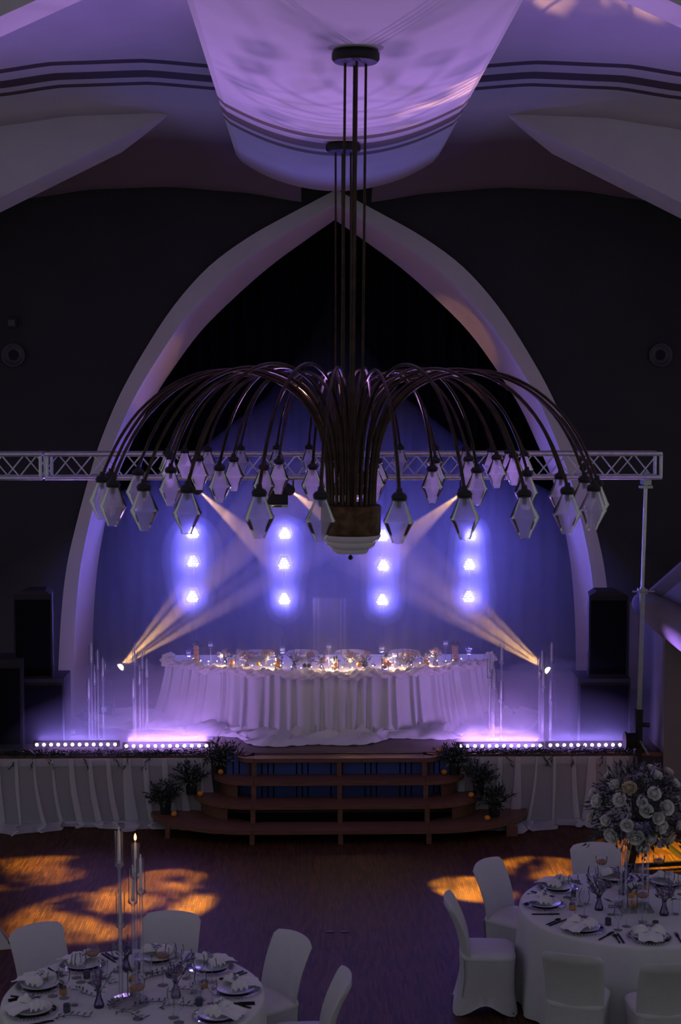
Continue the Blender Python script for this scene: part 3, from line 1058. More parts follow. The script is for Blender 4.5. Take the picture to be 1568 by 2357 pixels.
def skirt(label, xa, xb, seed, drift):
    rr = random.Random(seed)
    r_ = thing('stage_skirt', label, 'stage skirt', ((xa + xb) / 2, SF - .05, 0), 0, 'sheer skirts on the stage front')
    xm = (xa + xb) / 2
    pl = 0.205
    npl = int((xb - xa) / pl)
    ph = [rr.uniform(-.5, .5) for _ in range(npl + 2)]
    am = [rr.uniform(.7, 1.25) for _ in range(npl + 2)]
    dr = [rr.uniform(-1, 1) for _ in range(npl + 2)]
    SUB = 14

    def fold(s, z, out=0.0):
        k = int(s)
        u = s - k
        k = min(k, npl)
        low = 1 - z / SZ
        A = pl * .36 * am[k] * (1 + .25 * low)
        x = xa + s * pl + A * math.sin(2 * PI * u + .3 * ph[k]) + low * low * (.10 * (dr[k] * (1 - u) + dr[k + 1] * u) + drift * .05)
        y = -.012 - .018 * (1 - math.cos(2 * PI * u)) * (.5 + .9 * low) - .05 * low ** 2 * (1 + .5 * math.sin(s * 1.7 + seed))
        return x - xm, y
    rows2 = []
    for k in range(15):
        z = SZ - .02 - (SZ - .035) * k / 14
        rows2.append([(*fold(i / SUB, z), z) for i in range(npl * SUB + 1)])
    # puddle on the floor
    for k, (fw, zz) in enumerate([(.06, .03), (.14, .06), (.22, .07), (.30, .05), (.37, .03), (.40, .008)]):
        row = []
        for i in range(npl * SUB + 1):
            s_ = i / SUB
            x, y = fold(s_, 0.0)
            g = .55 + .45 * math.sin(s_ * .83 + seed) * math.sin(s_ * .37 + 1.3 * seed) + .12 * math.sin(s_ * 4.1)
            row.append((x + .03 * math.sin(k * 2 + s_ * 2.2), y - fw * max(.25, g), .006 + zz * (.5 + .5 * abs(math.sin(s_ * 2.9 + k)))))
        rows2.append(row)
    MB().grid(rows2).build('pleated_cloth', 'sheer', r_, True, 180)
    rows3 = [[(x * 1.0, y - .006, z) for x, y, z in [(*fold(i / SUB, zq), zq) for i in range(npl * SUB + 1)]] for zq in (SZ - .018, SZ - .06, SZ - .105)]
    MB().grid(rows3).build('top_band', 'sheer', r_, True, 180)
    return r_


skirt('long white sheer skirt hanging from the stage front behind the black floor monitor', -4.3, -1.32, 2, 1)
skirt('white sheer skirt on the stage front behind the tall flower arrangement and lift tower', 1.28, 3.46, 5, -1)

# ------------------------------------------------------------------ foliage helpers
mat('leaf_dark', (0.028, 0.042, 0.040), 0.5, var=0.4, scale=20)
mat('leaf_olive', (0.06, 0.085, 0.06), 0.5, var=0.4, scale=20)
mat('leaf_pale', (0.26, 0.29, 0.25), 0.5, var=0.3, scale=20)
mat('stem_dark', (0.03, 0.035, 0.02), 0.6)
mat('lavender', (0.16, 0.13, 0.30), 0.7, var=0.4, scale=30)
mat('lavender_pink', (0.34, 0.24, 0.36), 0.7, var=0.3, scale=30)
mat('petal_white', (0.92, 0.90, 0.88), 0.6, var=0.08, scale=20)
mat('petal_cream', (0.80, 0.66, 0.50), 0.6, var=0.1, scale=20)
mat('petal_blush', (0.75, 0.55, 0.48), 0.6, var=0.1, scale=20)
mat('orange_peel', (0.85, 0.33, 0.03), 0.45, var=0.12, scale=30, bump=0.2, bscale=150)
mat('lemon_peel', (0.85, 0.55, 0.08), 0.45, var=0.1, scale=30)
mat('fig_skin', (0.09, 0.06, 0.055), 0.5, var=0.3, scale=20)
mat('bucket', (0.014, 0.014, 0.017), 0.45)


def leaf(mb, p, d, ln, wd, roll, bend=0.15):
    d = Vector(d).normalized()
    sd = d.cross(Vector((0, 0, 1)))
    sd = sd.normalized() if sd.length > 1e-3 else Vector((1, 0, 0))
    sd = Matrix.Rotation(roll, 3, d) @ sd
    nr_ = sd.cross(d)
    p = Vector(p)
    q = p + d * ln * .5 + nr_ * ln * bend
    mb.add([p, q + sd * wd / 2 + nr_ * wd * .1, q - nr_ * wd * .06, q - sd * wd / 2 + nr_ * wd * .1, p + d * ln], [(0, 1, 2), (0, 2, 3), (1, 4, 2), (2, 4, 3)])


def rnd_dir(rr, up=0.0):
    while True:
        v = Vector((rr.uniform(-1, 1), rr.uniform(-1, 1), rr.uniform(-1, 1)))
        if 0.1 < v.length < 1:
            v.normalize()
            v.z += up
            return v.normalized()


# garlands along the stage edge
for lb, xa, xb, sd in (('dark leafy garland along the stage edge above the sheer skirt on the floor-monitor side', -4.2, -1.20, 3),
                       ('dark leafy garland along the stage edge above the skirt on the lift-tower side', 1.18, 3.45, 4)):
    rr = random.Random(sd)
    g = MB()
    n = int((xb - xa) * 620)
    for i in range(n):
        x = rr.uniform(xa, xb)
        leaf(g, (x, SF - .01 + rr.uniform(-.03, .05), SZ + .012 + rr.uniform(0, .03)), (rr.uniform(-1, 1), rr.uniform(-.9, .5), rr.uniform(-.35, .55)), rr.uniform(.04, .075), .016, rr.uniform(0, 6))
    x = xa
    while x < xb - .1:
        x += rr.uniform(.12, .42)
        dx = rr.uniform(-.8, .8)
        for k in range(7):
            q = (x + dx * k * .015, SF - .075 - k * .002, SZ + .0 - k * .016)
            leaf(g, q, (dx + rr.uniform(-.8, .8), -.3, -1), rr.uniform(.045, .08), .014, rr.uniform(0, 6))
    r_ = thing('garland', lb, 'garland', ((xa + xb) / 2, SF, SZ), 0, 'garlands on the stage edge')
    o = g.build('leaves', 'leaf_dark', r_, False)
    o['kind'] = 'stuff'
    o.location = (-(xa + xb) / 2, -SF, -SZ)
    MB().tube([(xa - (xa + xb) / 2 + (xb - xa) * k / 12, .005 * math.sin(k * 2.2), .016) for k in range(13)], 0.014, 6).build('stem', 'stem_dark', r_)


def potted(label, p, seed, sc=1.0):
    rr = random.Random(seed)
    r_ = thing('potted_plant', label, 'potted plant', p, rr.uniform(0, 6), 'potted plants on the steps')
    MB().lathe([(0, 0), (.055, 0), (.066, .125), (.069, .125), (.069, .14), (.06, .14), (.058, .12), (0, .12)], 20).build('bucket', 'bucket', r_)
    dk, pale, stm = MB(), MB(), MB()
    for s_ in range(46):
        d = rnd_dir(rr, 1.0)
        ln = rr.uniform(.15, .25) * sc
        b = Vector((rr.uniform(-.035, .035), rr.uniform(-.035, .035), .12))
        pts = [b, b + d * ln * .5 + Vector((0, 0, .02)), b + d * ln]
        stm.tube(pts, .0025, 4, False)
        for k in range(14):
            t_ = .25 + .75 * k / 13
            q = b + d * ln * t_
            dd = d * 1.0 + rnd_dir(rr) * .8
            leaf(dk if rr.random() > .13 else pale, q, dd, rr.uniform(.04, .07), .016, rr.uniform(0, 6))
    for s_ in range(14):
        a = rr.uniform(0, 6.28)
        b = Vector((.06 * math.cos(a), .06 * math.sin(a), .14))
        leaf(pale, b, (math.cos(a), math.sin(a), rr.uniform(-1.2, .2)), rr.uniform(.05, .08), .018, rr.uniform(0, 6))
    stm.build('stems', 'stem_dark', r_)
    dk.build('leaves', 'leaf_dark', r_, False)['kind'] = 'stuff'
    pale.build('pale_leaves', 'leaf_pale', r_, False)['kind'] = 'stuff'
    return r_


PL = [(507, 1783, LV[2][1], 'potted dark plant on the highest step by the curtain edge, floor-monitor side'),
      (441, 1832, LV[1][1], 'potted dark plant on the second step, floor-monitor side'),
      (381, 1878, LV[0][1], 'potted dark plant on the lowest step, floor-monitor side'),
      (1047, 1787, LV[2][1], 'potted dark plant on the highest step, lift-tower side'),
      (1102, 1834, LV[1][1], 'potted dark plant on the second step, lift-tower side'),
      (1138, 1884, LV[0][1], 'potted dark plant on the lowest step, lift-tower side')]
for i, (x, y, z, lb) in enumerate(PL):
    potted(lb, PZ(x, y - 5, z), 20 + i, 1.05)
OR = [(508, 1781, LV[2][1], 'orange on the highest step beside the potted plant, floor-monitor side'), (461, 1831, LV[1][1], 'orange on the second step, floor-monitor side'),
      (401, 1878, LV[0][1], 'orange on the lowest step, floor-monitor side'), (513, 1729, SZ, 'orange at the stage lip beside the white puddled cloth, floor-monitor side'),
      (1023, 1781, LV[2][1], 'orange on the highest step, lift-tower side'), (1085, 1834, LV[1][1], 'orange on the second step, lift-tower side'),
      (1122, 1887, LV[0][1], 'orange on the lowest step, lift-tower side'), (1010, 1733, SZ, 'orange at the stage lip beside the white puddled cloth, lift-tower side')]
fr_me = MB().ball((0, 0, .031), .033, 14, 10, (1, 1, .93)).mesh('fruit', 'orange_peel')
st_me = MB().cyl((0, 0, .06), (0, 0, .066), .004, n=6).mesh('stalk', 'stem_dark')
for x, y, z, lb in OR:
    q = PZ(x, y + 2, z)
    r_ = thing('orange', lb, 'orange', q, R.uniform(0, 6), 'oranges on the steps')
    obj('peel', fr_me, r_)
    obj('stalk', st_me, r_)

# ------------------------------------------------------------------ acrylic candle stands
mat('candle_wax', (0.90, 0.89, 0.88), 0.5)
glow('flame', (1.0, 0.42, 0.08), 14.0)
ARMS = [(-0.055, -0.03, 1.20), (0.045, 0.03, 1.10), (0.085, -0.03, 1.015), (0.02, 0.07, .915), (-0.06, 0.05, .76)]


def candle_stand(label, loc, rz, lit=None, sc=1.0, gl=1.0):
    r_ = thing('candle_stand', label, 'candle stand', loc, rz, 'tall acrylic candle stands')
    r_.scale = (sc, sc, sc)
    MB().lathe([(0, .001), (.13, .001), (.13, .012), (.125, .016), (0, .016)], 28).build('base', 'glass', r_)
    for k, (x, y, tip) in enumerate(ARMS):
        hb_ = tip - .27
        MB().cyl((x, y, .016), (x, y, hb_), .0115, n=10).build('rod', 'acrylic', r_)
        cup = MB().lathe([(0, hb_ - .012), (.014, hb_ - .012), (.016, hb_), (.030, hb_ + .006), (.034, hb_ + .016), (.031, hb_ + .024), (.013, hb_ + .028), (.013, hb_ + .045)], 16, (x, y, 0)).build('cup', 'acrylic', r_)
        MB().lathe([(.029, hb_ + .01), (.0295, hb_ + .235)], 18, (x, y, 0)).build('chimney', 'glass', r_)
        cd_ = MB().lathe([(0, hb_ + .02), (.0105, hb_ + .02), (.0075, tip - .032), (.004, tip - .028), (.0045, tip - .012), (0, tip)], 10, (x, y, 0)).build('candle', 'candle_wax', r_)
        if lit == k:
            MB().lathe([(0, tip - .014), (.006, tip - .006), (.008, tip + .006), (.005, tip + .022), (0, tip + .034)], 10, (x, y, 0)).build('flame', 'flame', cd_)
            point('flame_light', Vector(loc) + Vector((x, y, tip + .02)), 0.5, (1, .5, .15), .01)
    return r_


for (x, y, rz, lb) in ((221, 1708, .5, 'acrylic candle stand on stage against the pale arch foot'),
                       (322, 1708, .3, 'acrylic candle stand on stage in front of the warm spotlight, beside the couple\'s table'),
                       (1142, 1708, 2.9, 'acrylic candle stand on stage beside the couple\'s table, lift-tower side'),
                       (1256, 1708, 2.8, 'acrylic candle stand on stage in front of the warm spotlight, lift-tower side')):
    candle_stand(lb, PZ(x, y, SZ), rz, None, 0.98)

# ------------------------------------------------------------------ clear acrylic panel behind the table
a, b, c_ = PY(721, 1376, 19.9), PY(795, 1376, 19.9), PY(721, 1560, 19.9)
ap = thing('acrylic_column', 'tall clear acrylic bubble column standing behind the couple\'s table', 'acrylic column', ((a.x + b.x) / 2, 19.9, SZ))
wd, h = b.x - a.x, a.z - SZ
for s in (-1, 1):
    MB().box((0, s * .06, h / 2), (wd, .008, h)).build('pane', 'glass', ap, False)
    ap.rotation_euler = (0, 0, .09)
    for k in range(2):
        MB().box((s * (wd / 2 - .008 - k * .055), 0, h / 2), (.016, .11, h)).build('edge_strip', 'edge_acrylic', ap, False)
MB().box((0, 0, .03), (wd + .04, .18, .06)).build('base', 'black_gloss', ap, False)
MB().box((0, 0, h), (wd, .12, .01)).build('cap', 'acrylic', ap, False)
# ------------------------------------------------------------------ cloth-covered chairs
mat('chair_cloth', (0.62, 0.62, 0.63), 0.8, var=0.04, scale=6, bump=0.12, bscale=30)
mat('table_linen', (0.70, 0.70, 0.71), 0.8, var=0.03, scale=5, bump=0.1, bscale=60)
mat('napkin', (0.78, 0.77, 0.78), 0.8, var=0.03, scale=12, bump=0.15, bscale=60)


def rounded_back():
    """closed slab of the backrest: curved in plan, reclined, rounded at the top corners"""
    nu, nv = 16, 14
    front, rear = [], []
    for j in range(nv + 1):
        v = j / nv
        z = .40 + .465 * v
        hw = .205 + .018 * v
        tc_ = max(0.0, (v - .92) / .08)
        hw -= .032 * (1 - math.sqrt(max(0, 1 - tc_ ** 2)))
        rf, rb = [], []
        for i in range(nu + 1):
            u = -1 + 2 * i / nu
            th = .024 * math.sqrt(max(0, 1 - u ** 8)) * (math.sqrt(max(0, 1 - tc_ ** 4)) * .8 + .2) + .002
            y = .185 + .15 * v ** 1.3 - .045 * u * u - .02 * math.sin(PI * v)
            zz = z + .012 * (1 - u * u) * tc_
            rf.append((u * hw, y - th, zz))
            rb.append((u * hw, y + th, zz))
        front.append(rf)
        rear.append(rb)
    loops = [f + r[::-1] for f, r in zip(front, rear)]
    m_ = MB().grid(loops, True)
    n_ = len(loops[0])
    base = nv * n_
    m_.f += [(base + i, base + i + 1, base + n_ - 2 - i, base + n_ - 1 - i) for i in range(nu)]
    return m_


def sect(hx, hy, z, pinch, arch, yo=0.0, n=40, p=5.0):
    out = []
    for k in range(n):
        a = 2 * PI * k / n
        c_, s_ = math.cos(a), math.sin(a)
        r_ = (abs(c_) ** p + abs(s_) ** p) ** (-1 / p)
        cf = abs(math.sin(2 * a))
        q = 1 - pinch * (1 - cf ** 2)
        out.append((c_ * r_ * hx * q, yo + s_ * r_ * hy * q, z + arch * (1 - cf ** 2)))
    return out


chair = thing('banquet_chair', 'x', 'chair', (0, 0, 0), 0, 'white covered banquet chairs')
back_o = rounded_back().build('backrest', 'chair_cloth', chair, True, 60)
seat_m = MB().grid([sect(.0, .0, .486, 0, 0), sect(.12, .12, .484, 0, 0), sect(.19, .19, .476, 0, 0), sect(.213, .213, .46, 0, 0), sect(.217, .217, .435, 0, 0), sect(.205, .205, .415, 0, 0)], True)
seat_m.build('seat', 'chair_cloth', chair, True, 60)
MB().grid([sect(.214, .214, .43, 0, 0), sect(.212, .212, .37, .03, 0), sect(.206, .212, .28, .06, 0), sect(.208, .225, .17, .08, 0, .01), sect(.22, .245, .07, .09, .015, .015), sect(.23, .26, .0, .08, .085, .02)], True).build('cover_skirt', 'chair_cloth', chair, True, 60)
# the stretch cover sweeps from the backrest down behind the seat
MB().grid([[(u * w_, y_ + .02 - .03 * u * u, z_) for u in (-1, -.75, -.5, -.25, 0, .25, .5, .75, 1)] for w_, y_, z_ in ((.205, .20, .44), (.205, .198, .40), (.20, .192, .33), (.2, .20, .25), (.205, .215, .15))]).build('rear_cover', 'chair_cloth', chair, True, 60)
foot_me = MB().cyl((0, 0, 0), (0, 0, .03), .014, n=8).mesh('foot', 'black_gloss')
for sx in (-1, 1):
    for sy in (-1, 1):
        obj('foot', foot_me, chair, (sx * .19, sy * .205 + .015, 0))
chair_used = [False]
TL, TR = Vector((-1.5, 9.91)), Vector((2.2, 11.6))
ZT = 0.765


def put_chair(label, ctr, deg, rad, z=0.0, extra=0.0):
    c_ = copies(chair_used, chair)
    a = math.radians(deg)
    c_.location = (ctr.x + rad * math.cos(a), ctr.y + rad * math.sin(a), z)
    c_.rotation_euler = (0, 0, a - PI / 2 + extra)
    c_['label'] = label
    return c_


put_chair('white covered chair at the candle-stand table, on its outer side toward the amber floor light', TL, 129, 1.06)
put_chair('white covered chair at the candle-stand table, straight behind the tall candles', TL, 84, 1.03)
put_chair('white covered chair at the candle-stand table, empty floor beyond it, full backrest showing', TL, 38, 1.06)
put_chair('white covered chair at the candle-stand table, seen edge-on beside the hall aisle', TL, 3, 1.12)
put_chair('white covered chair at the flower table, angled, in front of the amber floor patch', TR, 141, 1.05)
put_chair('white covered chair at the flower table, seen side-on with purple light on its seat', TR, -177, 1.14, extra=-.12)
put_chair('white covered chair at the flower table, behind the tall flowers toward the stage', TR, 92, 1.02)
put_chair('white covered chair at the flower table with its back to the camera', TR, -121, 1.14, extra=.2)
put_chair('dark-looking covered chair at the flower table, cut by the picture edge, back to the camera', TR, -92, 1.15, extra=.1)

# ------------------------------------------------------------------ round tables
nR = 192
for nm, ctr, seed, lb in (('tablecloth', TL, 1, 'round white floor-length tablecloth under the tall acrylic candle stand'), ('tablecloth', TR, 2, 'round white floor-length tablecloth under the tall flower arrangement')):
    rr = random.Random(seed)
    ph = [rr.uniform(0, 6.28) for _ in range(4)]

    def ring(r, z, amp, n_=nR):
        return [(((r + amp * (.6 * math.sin(17 * a + ph[0]) + .4 * math.sin(11 * a + ph[1]) + .25 * math.sin(29 * a + ph[2]))) * math.cos(a)),
                 ((r + amp * (.6 * math.sin(17 * a + ph[0]) + .4 * math.sin(11 * a + ph[1]) + .25 * math.sin(29 * a + ph[2]))) * math.sin(a)), z) for a in [2 * PI * k / n_ for k in range(n_)]]
    rws = [ring(.001, ZT, 0), ring(.4, ZT, 0), ring(.8, ZT, 0), ring(.862, ZT - .001, 0), ring(.872, ZT - .008, 0), ring(.876, ZT - .025, .001), ring(.879, ZT - .12, .008), ring(.884, ZT - .3, .016), ring(.892, ZT - .5, .026), ring(.90, .12, .034), ring(.905, .015, .038)]
    o = MB().grid(rws, True).build(nm, 'table_linen', None, True, 60)
    o.location = (ctr.x, ctr.y, 0)
    tag(o, lb, 'tablecloth', 'cloths on the round tables')

# ------------------------------------------------------------------ tableware
mat('china', (0.80, 0.80, 0.81), 0.2)
mat('cutlery_black', (0.012, 0.012, 0.013), 0.28, 0.6)
mat('drink_orange', (0.62, 0.28, 0.05), 0.2, trans=0.35)
mat('drink_purple', (0.28, 0.20, 0.45), 0.2, trans=0.4)
mat('jar_fill', (0.75, 0.33, 0.03), 0.4)
mat('jar_dark', (0.05, 0.06, 0.12), 0.3)
clear('vase_glass', (0.80, 0.74, 0.92), 0.16, 0.9, (0.30, 0.24, 0.42), 0.05, 1.45)


def proto(name, cat, parts, group=None):
    r_ = thing(name, 'x', cat, (0, 0, -50), 0, group)
    for p in parts:
        pn, mb, mt = p[:3]
        o = mb.build(pn, mt, r_, True, 50)
        if len(p) > 3:
            for pn2, mb2, mt2 in p[3]:
                mb2.build(pn2, mt2, o, True, 50)
    return [r_, [False]]


def put(pr, label, loc, rz=0.0, group=None, sc=None):
    o = copies(pr[1], pr[0])
    o.location = loc
    o.rotation_euler = (0, 0, rz)
    o['label'] = label
    if sc:
        o.scale = (sc, sc, sc) if not isinstance(sc, tuple) else sc
    elif pr[0] is not o:
        o.scale = (1, 1, 1)
    if group:
        o['group'] = group
    return o


clear('bead', (0.98, 0.98, 1.0), 0.55, 0.9, (0.9, 0.9, 0.95), 0.1, 1.3)
beads = MB()
for k in range(44):
    a = 2 * PI * k / 44
    beads.ball((.163 * math.cos(a), .163 * math.sin(a), .012), .0062, 6, 4)
charger = proto('charger_plate', 'charger plate', [('glass_plate', MB().lathe([(0, .003), (.10, .003), (.155, .010), (.164, .014), (.163, .008), (.10, .001), (0, .001)], 40), 'glass'), ('beaded_rim', beads, 'bead')])
plate = proto('dinner_plate', 'plate', [('dish', MB().lathe([(0, .006), (.075, .006), (.10, .012), (.128, .020), (.130, .018), (.10, .006), (.07, 0), (0, 0)], 36), 'china'), ('rim', MB().lathe([(.118, .0175), (.1295, .0212), (.1305, .0195)], 36), 'china')])


def napkin_mesh():
    g, tail = MB(), MB()
    rws = []
    for i in range(25):
        x = -.115 + .23 * i / 24
        q = abs(x) / .115
        row = []
        for j in range(17):
            v = -1 + 2 * j / 16
            hy_ = .016 + .060 * q ** .7 * (1 - .35 * q ** 4)
            row.append((x, v * hy_ + .02 * math.sin(x * 30) * q, .018 + .045 * math.sin(PI * min(1, q * 1.05)) ** .8 * (1 - v * v * .75) + .012 * q * math.cos(v * 9) + .012))
        rws.append(row)
    g.grid(rws)
    rws = []
    for i in range(13):
        t_ = i / 12
        rws.append([(-.085 - .005 * t_ + (.17 + .01 * t_) * j / 10, -.02 - .155 * t_, (.036 - .012 * t_ if t_ < .55 else max(.012, .03 - .05 * (t_ - .55))) + .005 * math.sin(j * 1.3 + t_ * 2)) for j in range(11)])
    tail.grid(rws)
    return g, tail


ng, nt_ = napkin_mesh()
knot = MB().tube([(.0 + .024 * math.cos(a), .026 * math.sin(a) * .6, .045 + .02 * math.sin(a)) for a in [2 * PI * k / 14 for k in range(15)]], .004, 6)
sprig = MB()
rr = random.Random(77)
for k in range(16):
    leaf(sprig, (-.05 + k * .007, .0 + .004 * math.sin(k), .066), (.6, rr.uniform(-1, 1), rr.uniform(.1, .8)), .022, .009, rr.uniform(0, 6))
napk = proto('napkin', 'napkin', [('bow', ng, 'napkin'), ('tail', nt_, 'napkin'), ('tie', knot, 'lavender'), ('sprig', sprig, 'lavender')])
knife = proto('knife', 'knife', [('handle', MB().box((0, -.055, .006), (.013, .10, .008)), 'cutlery_black'), ('blade', MB().prism([(-.008, -.005, .003), (.009, -.005, .003), (.009, .085, .003), (-.002, .115, .003)], (0, 0, 0), (0, 0, .004)), 'cutlery_black')])
fk = MB()
for k in range(4):
    fk.box((-.0105 + .007 * k, .085, .008), (.0035, .05, .003))
fk.prism([(-.006, -.0, .005), (.006, -.0, .005), (.0135, .045, .006), (.0125, .062, .007), (-.0125, .062, .007), (-.0135, .045, .006)], (0, 0, 0), (0, 0, .003))
fork = proto('fork', 'fork', [('handle', MB().box((0, -.05, .006), (.010, .11, .007)), 'cutlery_black'), ('tines', fk, 'cutlery_black')])
spoon = proto('spoon', 'spoon', [('handle', MB().box((0, -.05, .006), (.010, .11, .007)), 'cutlery_black'), ('bowl', MB().ball((0, .04, .010), .02, 14, 8, (1, 1.5, .35)), 'cutlery_black')])


def stemware(h, rb, bowl):
    foot = MB().lathe([(0, .0), (.033, .0), (.034, .002), (.012, .006), (.004, .014), (.0035, h - bowl), (.007, h - bowl + .003)], 20)
    bw = MB().lathe([(.003, h - bowl), (rb * .6, h - bowl * .88), (rb * .95, h - bowl * .62), (rb, h - bowl * .45), (rb * .93, h - bowl * .15), (rb * .84, h)], 24)
    return [('stem', foot, 'glass'), ('bowl', bw, 'glass')]


wine = proto('wine_glass', 'wine glass', stemware(.20, .042, .105))
small_wine = proto('wine_glass', 'wine glass', stemware(.165, .035, .085))
tumbler = proto('water_glass', 'water glass', [('tumbler', MB().lathe([(0, .006), (.026, .006), (.033, .12), (.035, .12), (.028, .0), (0, .0)], 20), 'glass')])
coupe = proto('cocktail_glass', 'cocktail glass', [('stem', MB().lathe([(0, 0), (.036, 0), (.036, .002), (.01, .006), (.004, .014), (.0035, .185), (.008, .19)], 20), 'glass'),
                                                   ('bowl', MB().lathe([(.003, .187), (.035, .195), (.046, .215), (.047, .255)], 24), 'glass'),
                                                   ('drink', MB().lathe([(0, .194), (.032, .197), (.042, .212), (.043, .222), (0, .222)], 20), 'drink_orange', [('petals', MB().ball((.008, -.01, .224), .02, 10, 6, (1, 1, .5)).ball((-.015, .012, .224), .014, 10, 6, (1, 1, .5)), 'drink_purple')])])
jar = proto('favour_jar', 'jar', [('glass_jar', MB().lathe([(0, 0), (.022, 0), (.024, .006), (.024, .045), (.021, .05)], 18), 'glass'), ('filling', MB().lathe([(0, .003), (.0205, .003), (.0205, .036), (0, .036)], 16), 'jar_fill'), ('lid', MB().lathe([(.0225, .047), (.0225, .054), (0, .055)], 16), 'jar_dark'),
                                  ('sprig', MB().merge(sprig, (0, 0, -.008), .5, .5), 'lavender')])
jar_b = proto('favour_jar', 'jar', [('glass_jar', MB().lathe([(0, 0), (.022, 0), (.024, .006), (.024, .045), (.021, .05)], 18), 'glass'), ('filling', MB().lathe([(0, .003), (.0205, .003), (.0205, .040), (0, .040)], 16), 'jar_dark'), ('lid', MB().lathe([(.0225, .047), (.0225, .054), (0, .055)], 16), 'jar_dark'),
                                    ('sprig', MB().merge(sprig, (0, 0, -.008), .5, .5), 'lavender')])

ORD = ['one', 'two', 'three', 'four', 'five', 'six', 'seven', 'eight', 'nine']


def setting(ctr, deg, idx, tname, rr, glasses=True, orange_jar=True):
    a = math.radians(deg)
    ux, uy = math.cos(a), math.sin(a)
    where = 'at place %s clockwise from the stage, %s' % (ORD[idx], tname)
    rz = a + PI / 2                         # local -Y points outward

    def P(side, out, z):
        return (ctr.x + ux * out - uy * side, ctr.y + uy * out + ux * side, z)
    put(charger, 'beaded clear charger ' + where, P(0, .68, ZT), rz, 'chargers on the round tables')
    put(plate, 'white dinner plate ' + where, P(0, .68, ZT + .012), rz, 'plates on the round tables')
    put(napk, 'white napkin tied in a bow ' + where, P(0, .68, ZT + .026), rz + rr.uniform(-.3, .3), 'napkins on the round tables')
    put(knife, 'black knife ' + where, P(-.215, .69, ZT), rz + rr.uniform(-.06, .06), 'black cutlery')
    put(spoon, 'black spoon ' + where, P(-.245, .69, ZT), rz + rr.uniform(-.1, .1), 'black cutlery')
    put(fork, 'black fork ' + where, P(.215, .69, ZT), rz + rr.uniform(-.06, .06), 'black cutlery')
    put(wine, 'large clear wine glass ' + where, P(-.14 + rr.uniform(-.02, .02), .44, ZT), rr.uniform(0, 6), 'wine glasses on the round tables')
    put(small_wine, 'smaller clear wine glass ' + where, P(-.20, .50 + rr.uniform(-.02, .02), ZT), rr.uniform(0, 6), 'wine glasses on the round tables')
    put(jar if orange_jar else jar_b, ('favour jar of orange filling ' if orange_jar else 'dark favour jar ') + where, P(.09, .47, ZT), rr.uniform(0, 6), 'favour jars')
    if idx % 2 == 0:
        put(tumbler, 'clear water glass ' + where, P(.0, .40, ZT), 0, 'water glasses on the round tables')


rr = random.Random(4)
for i, dg in enumerate((83, 45, 6, -31, -159, 165, 128)):
    setting(TL, dg, i, 'candle-stand table', rr, orange_jar=i in (1, 2, 5))
for i, dg in enumerate((90, 53, -91, -134, 176, 138)):
    setting(TR, dg, i, 'flower table', rr, orange_jar=i in (1, 2, 4))


# ------------------------------------------------------------------ flowers
def bloom(mb, c_, r, seed, up=(0, 0, 1)):
    rr_ = random.Random(seed)
    q = Vector(up).normalized().to_track_quat('Z', 'Y').to_matrix()
    for lay, (n_, rad, el, ln) in enumerate(((4, .10, 1.45, .72), (6, .22, 1.2, .84), (7, .34, .92, .93), (8, .42, .60, 1.0), (8, .42, .22, 1.0), (8, .38, -.25, .9))):
        for k in range(n_):
            a = 2 * PI * (k + .5 * lay) / n_ + rr_.uniform(-.25, .25)
            d = Vector((math.cos(a) * math.cos(el), math.sin(a) * math.cos(el), math.sin(el)))
            s_ = Vector((-math.sin(a), math.cos(a), 0))
            b = Vector((math.cos(a) * rad * .3, math.sin(a) * rad * .3, -.15))
            w_ = .46 * ln
            nrm = s_.cross(d)
            pts = [b, b + d * .5 * ln + s_ * w_ - nrm * .10, b + d * .5 * ln + nrm * .16, b + d * .5 * ln - s_ * w_ - nrm * .10, b + d * ln * .92 + s_ * w_ * .75 - nrm * .22, b + d * ln * .98 - nrm * .12, b + d * ln * .92 - s_ * w_ * .75 - nrm * .22]
            pts = [Vector(c_) + q @ (p * r) for p in pts]
            mb.add(pts, [(0, 1, 2), (0, 2, 3), (1, 4, 5, 2), (2, 5, 6, 3)])


def stuff(o):
    o['kind'] = 'stuff'
    return o


def tufts(mb, c_, r, n_, rr_, sz=.008):
    for _ in range(n_):
        d = rnd_dir(rr_)
        p = Vector(c_) + d * r * rr_.random() ** .4
        mb.ball(p, sz * rr_.uniform(.6, 1.2), 5, 3)


def lav_spike(mb, p, d, ln, rr_):
    d = Vector(d).normalized()
    for k in range(7):
        q = Vector(p) + d * ln * (.55 + .45 * k / 6)
        for _ in range(2):
            mb.ball(q + rnd_dir(rr_) * .005, .0055, 5, 3)


bud = [(0, 0), (.030, 0), (.034, .012), (.026, .04), (.016, .07), (.014, .09), (.020, .11)]


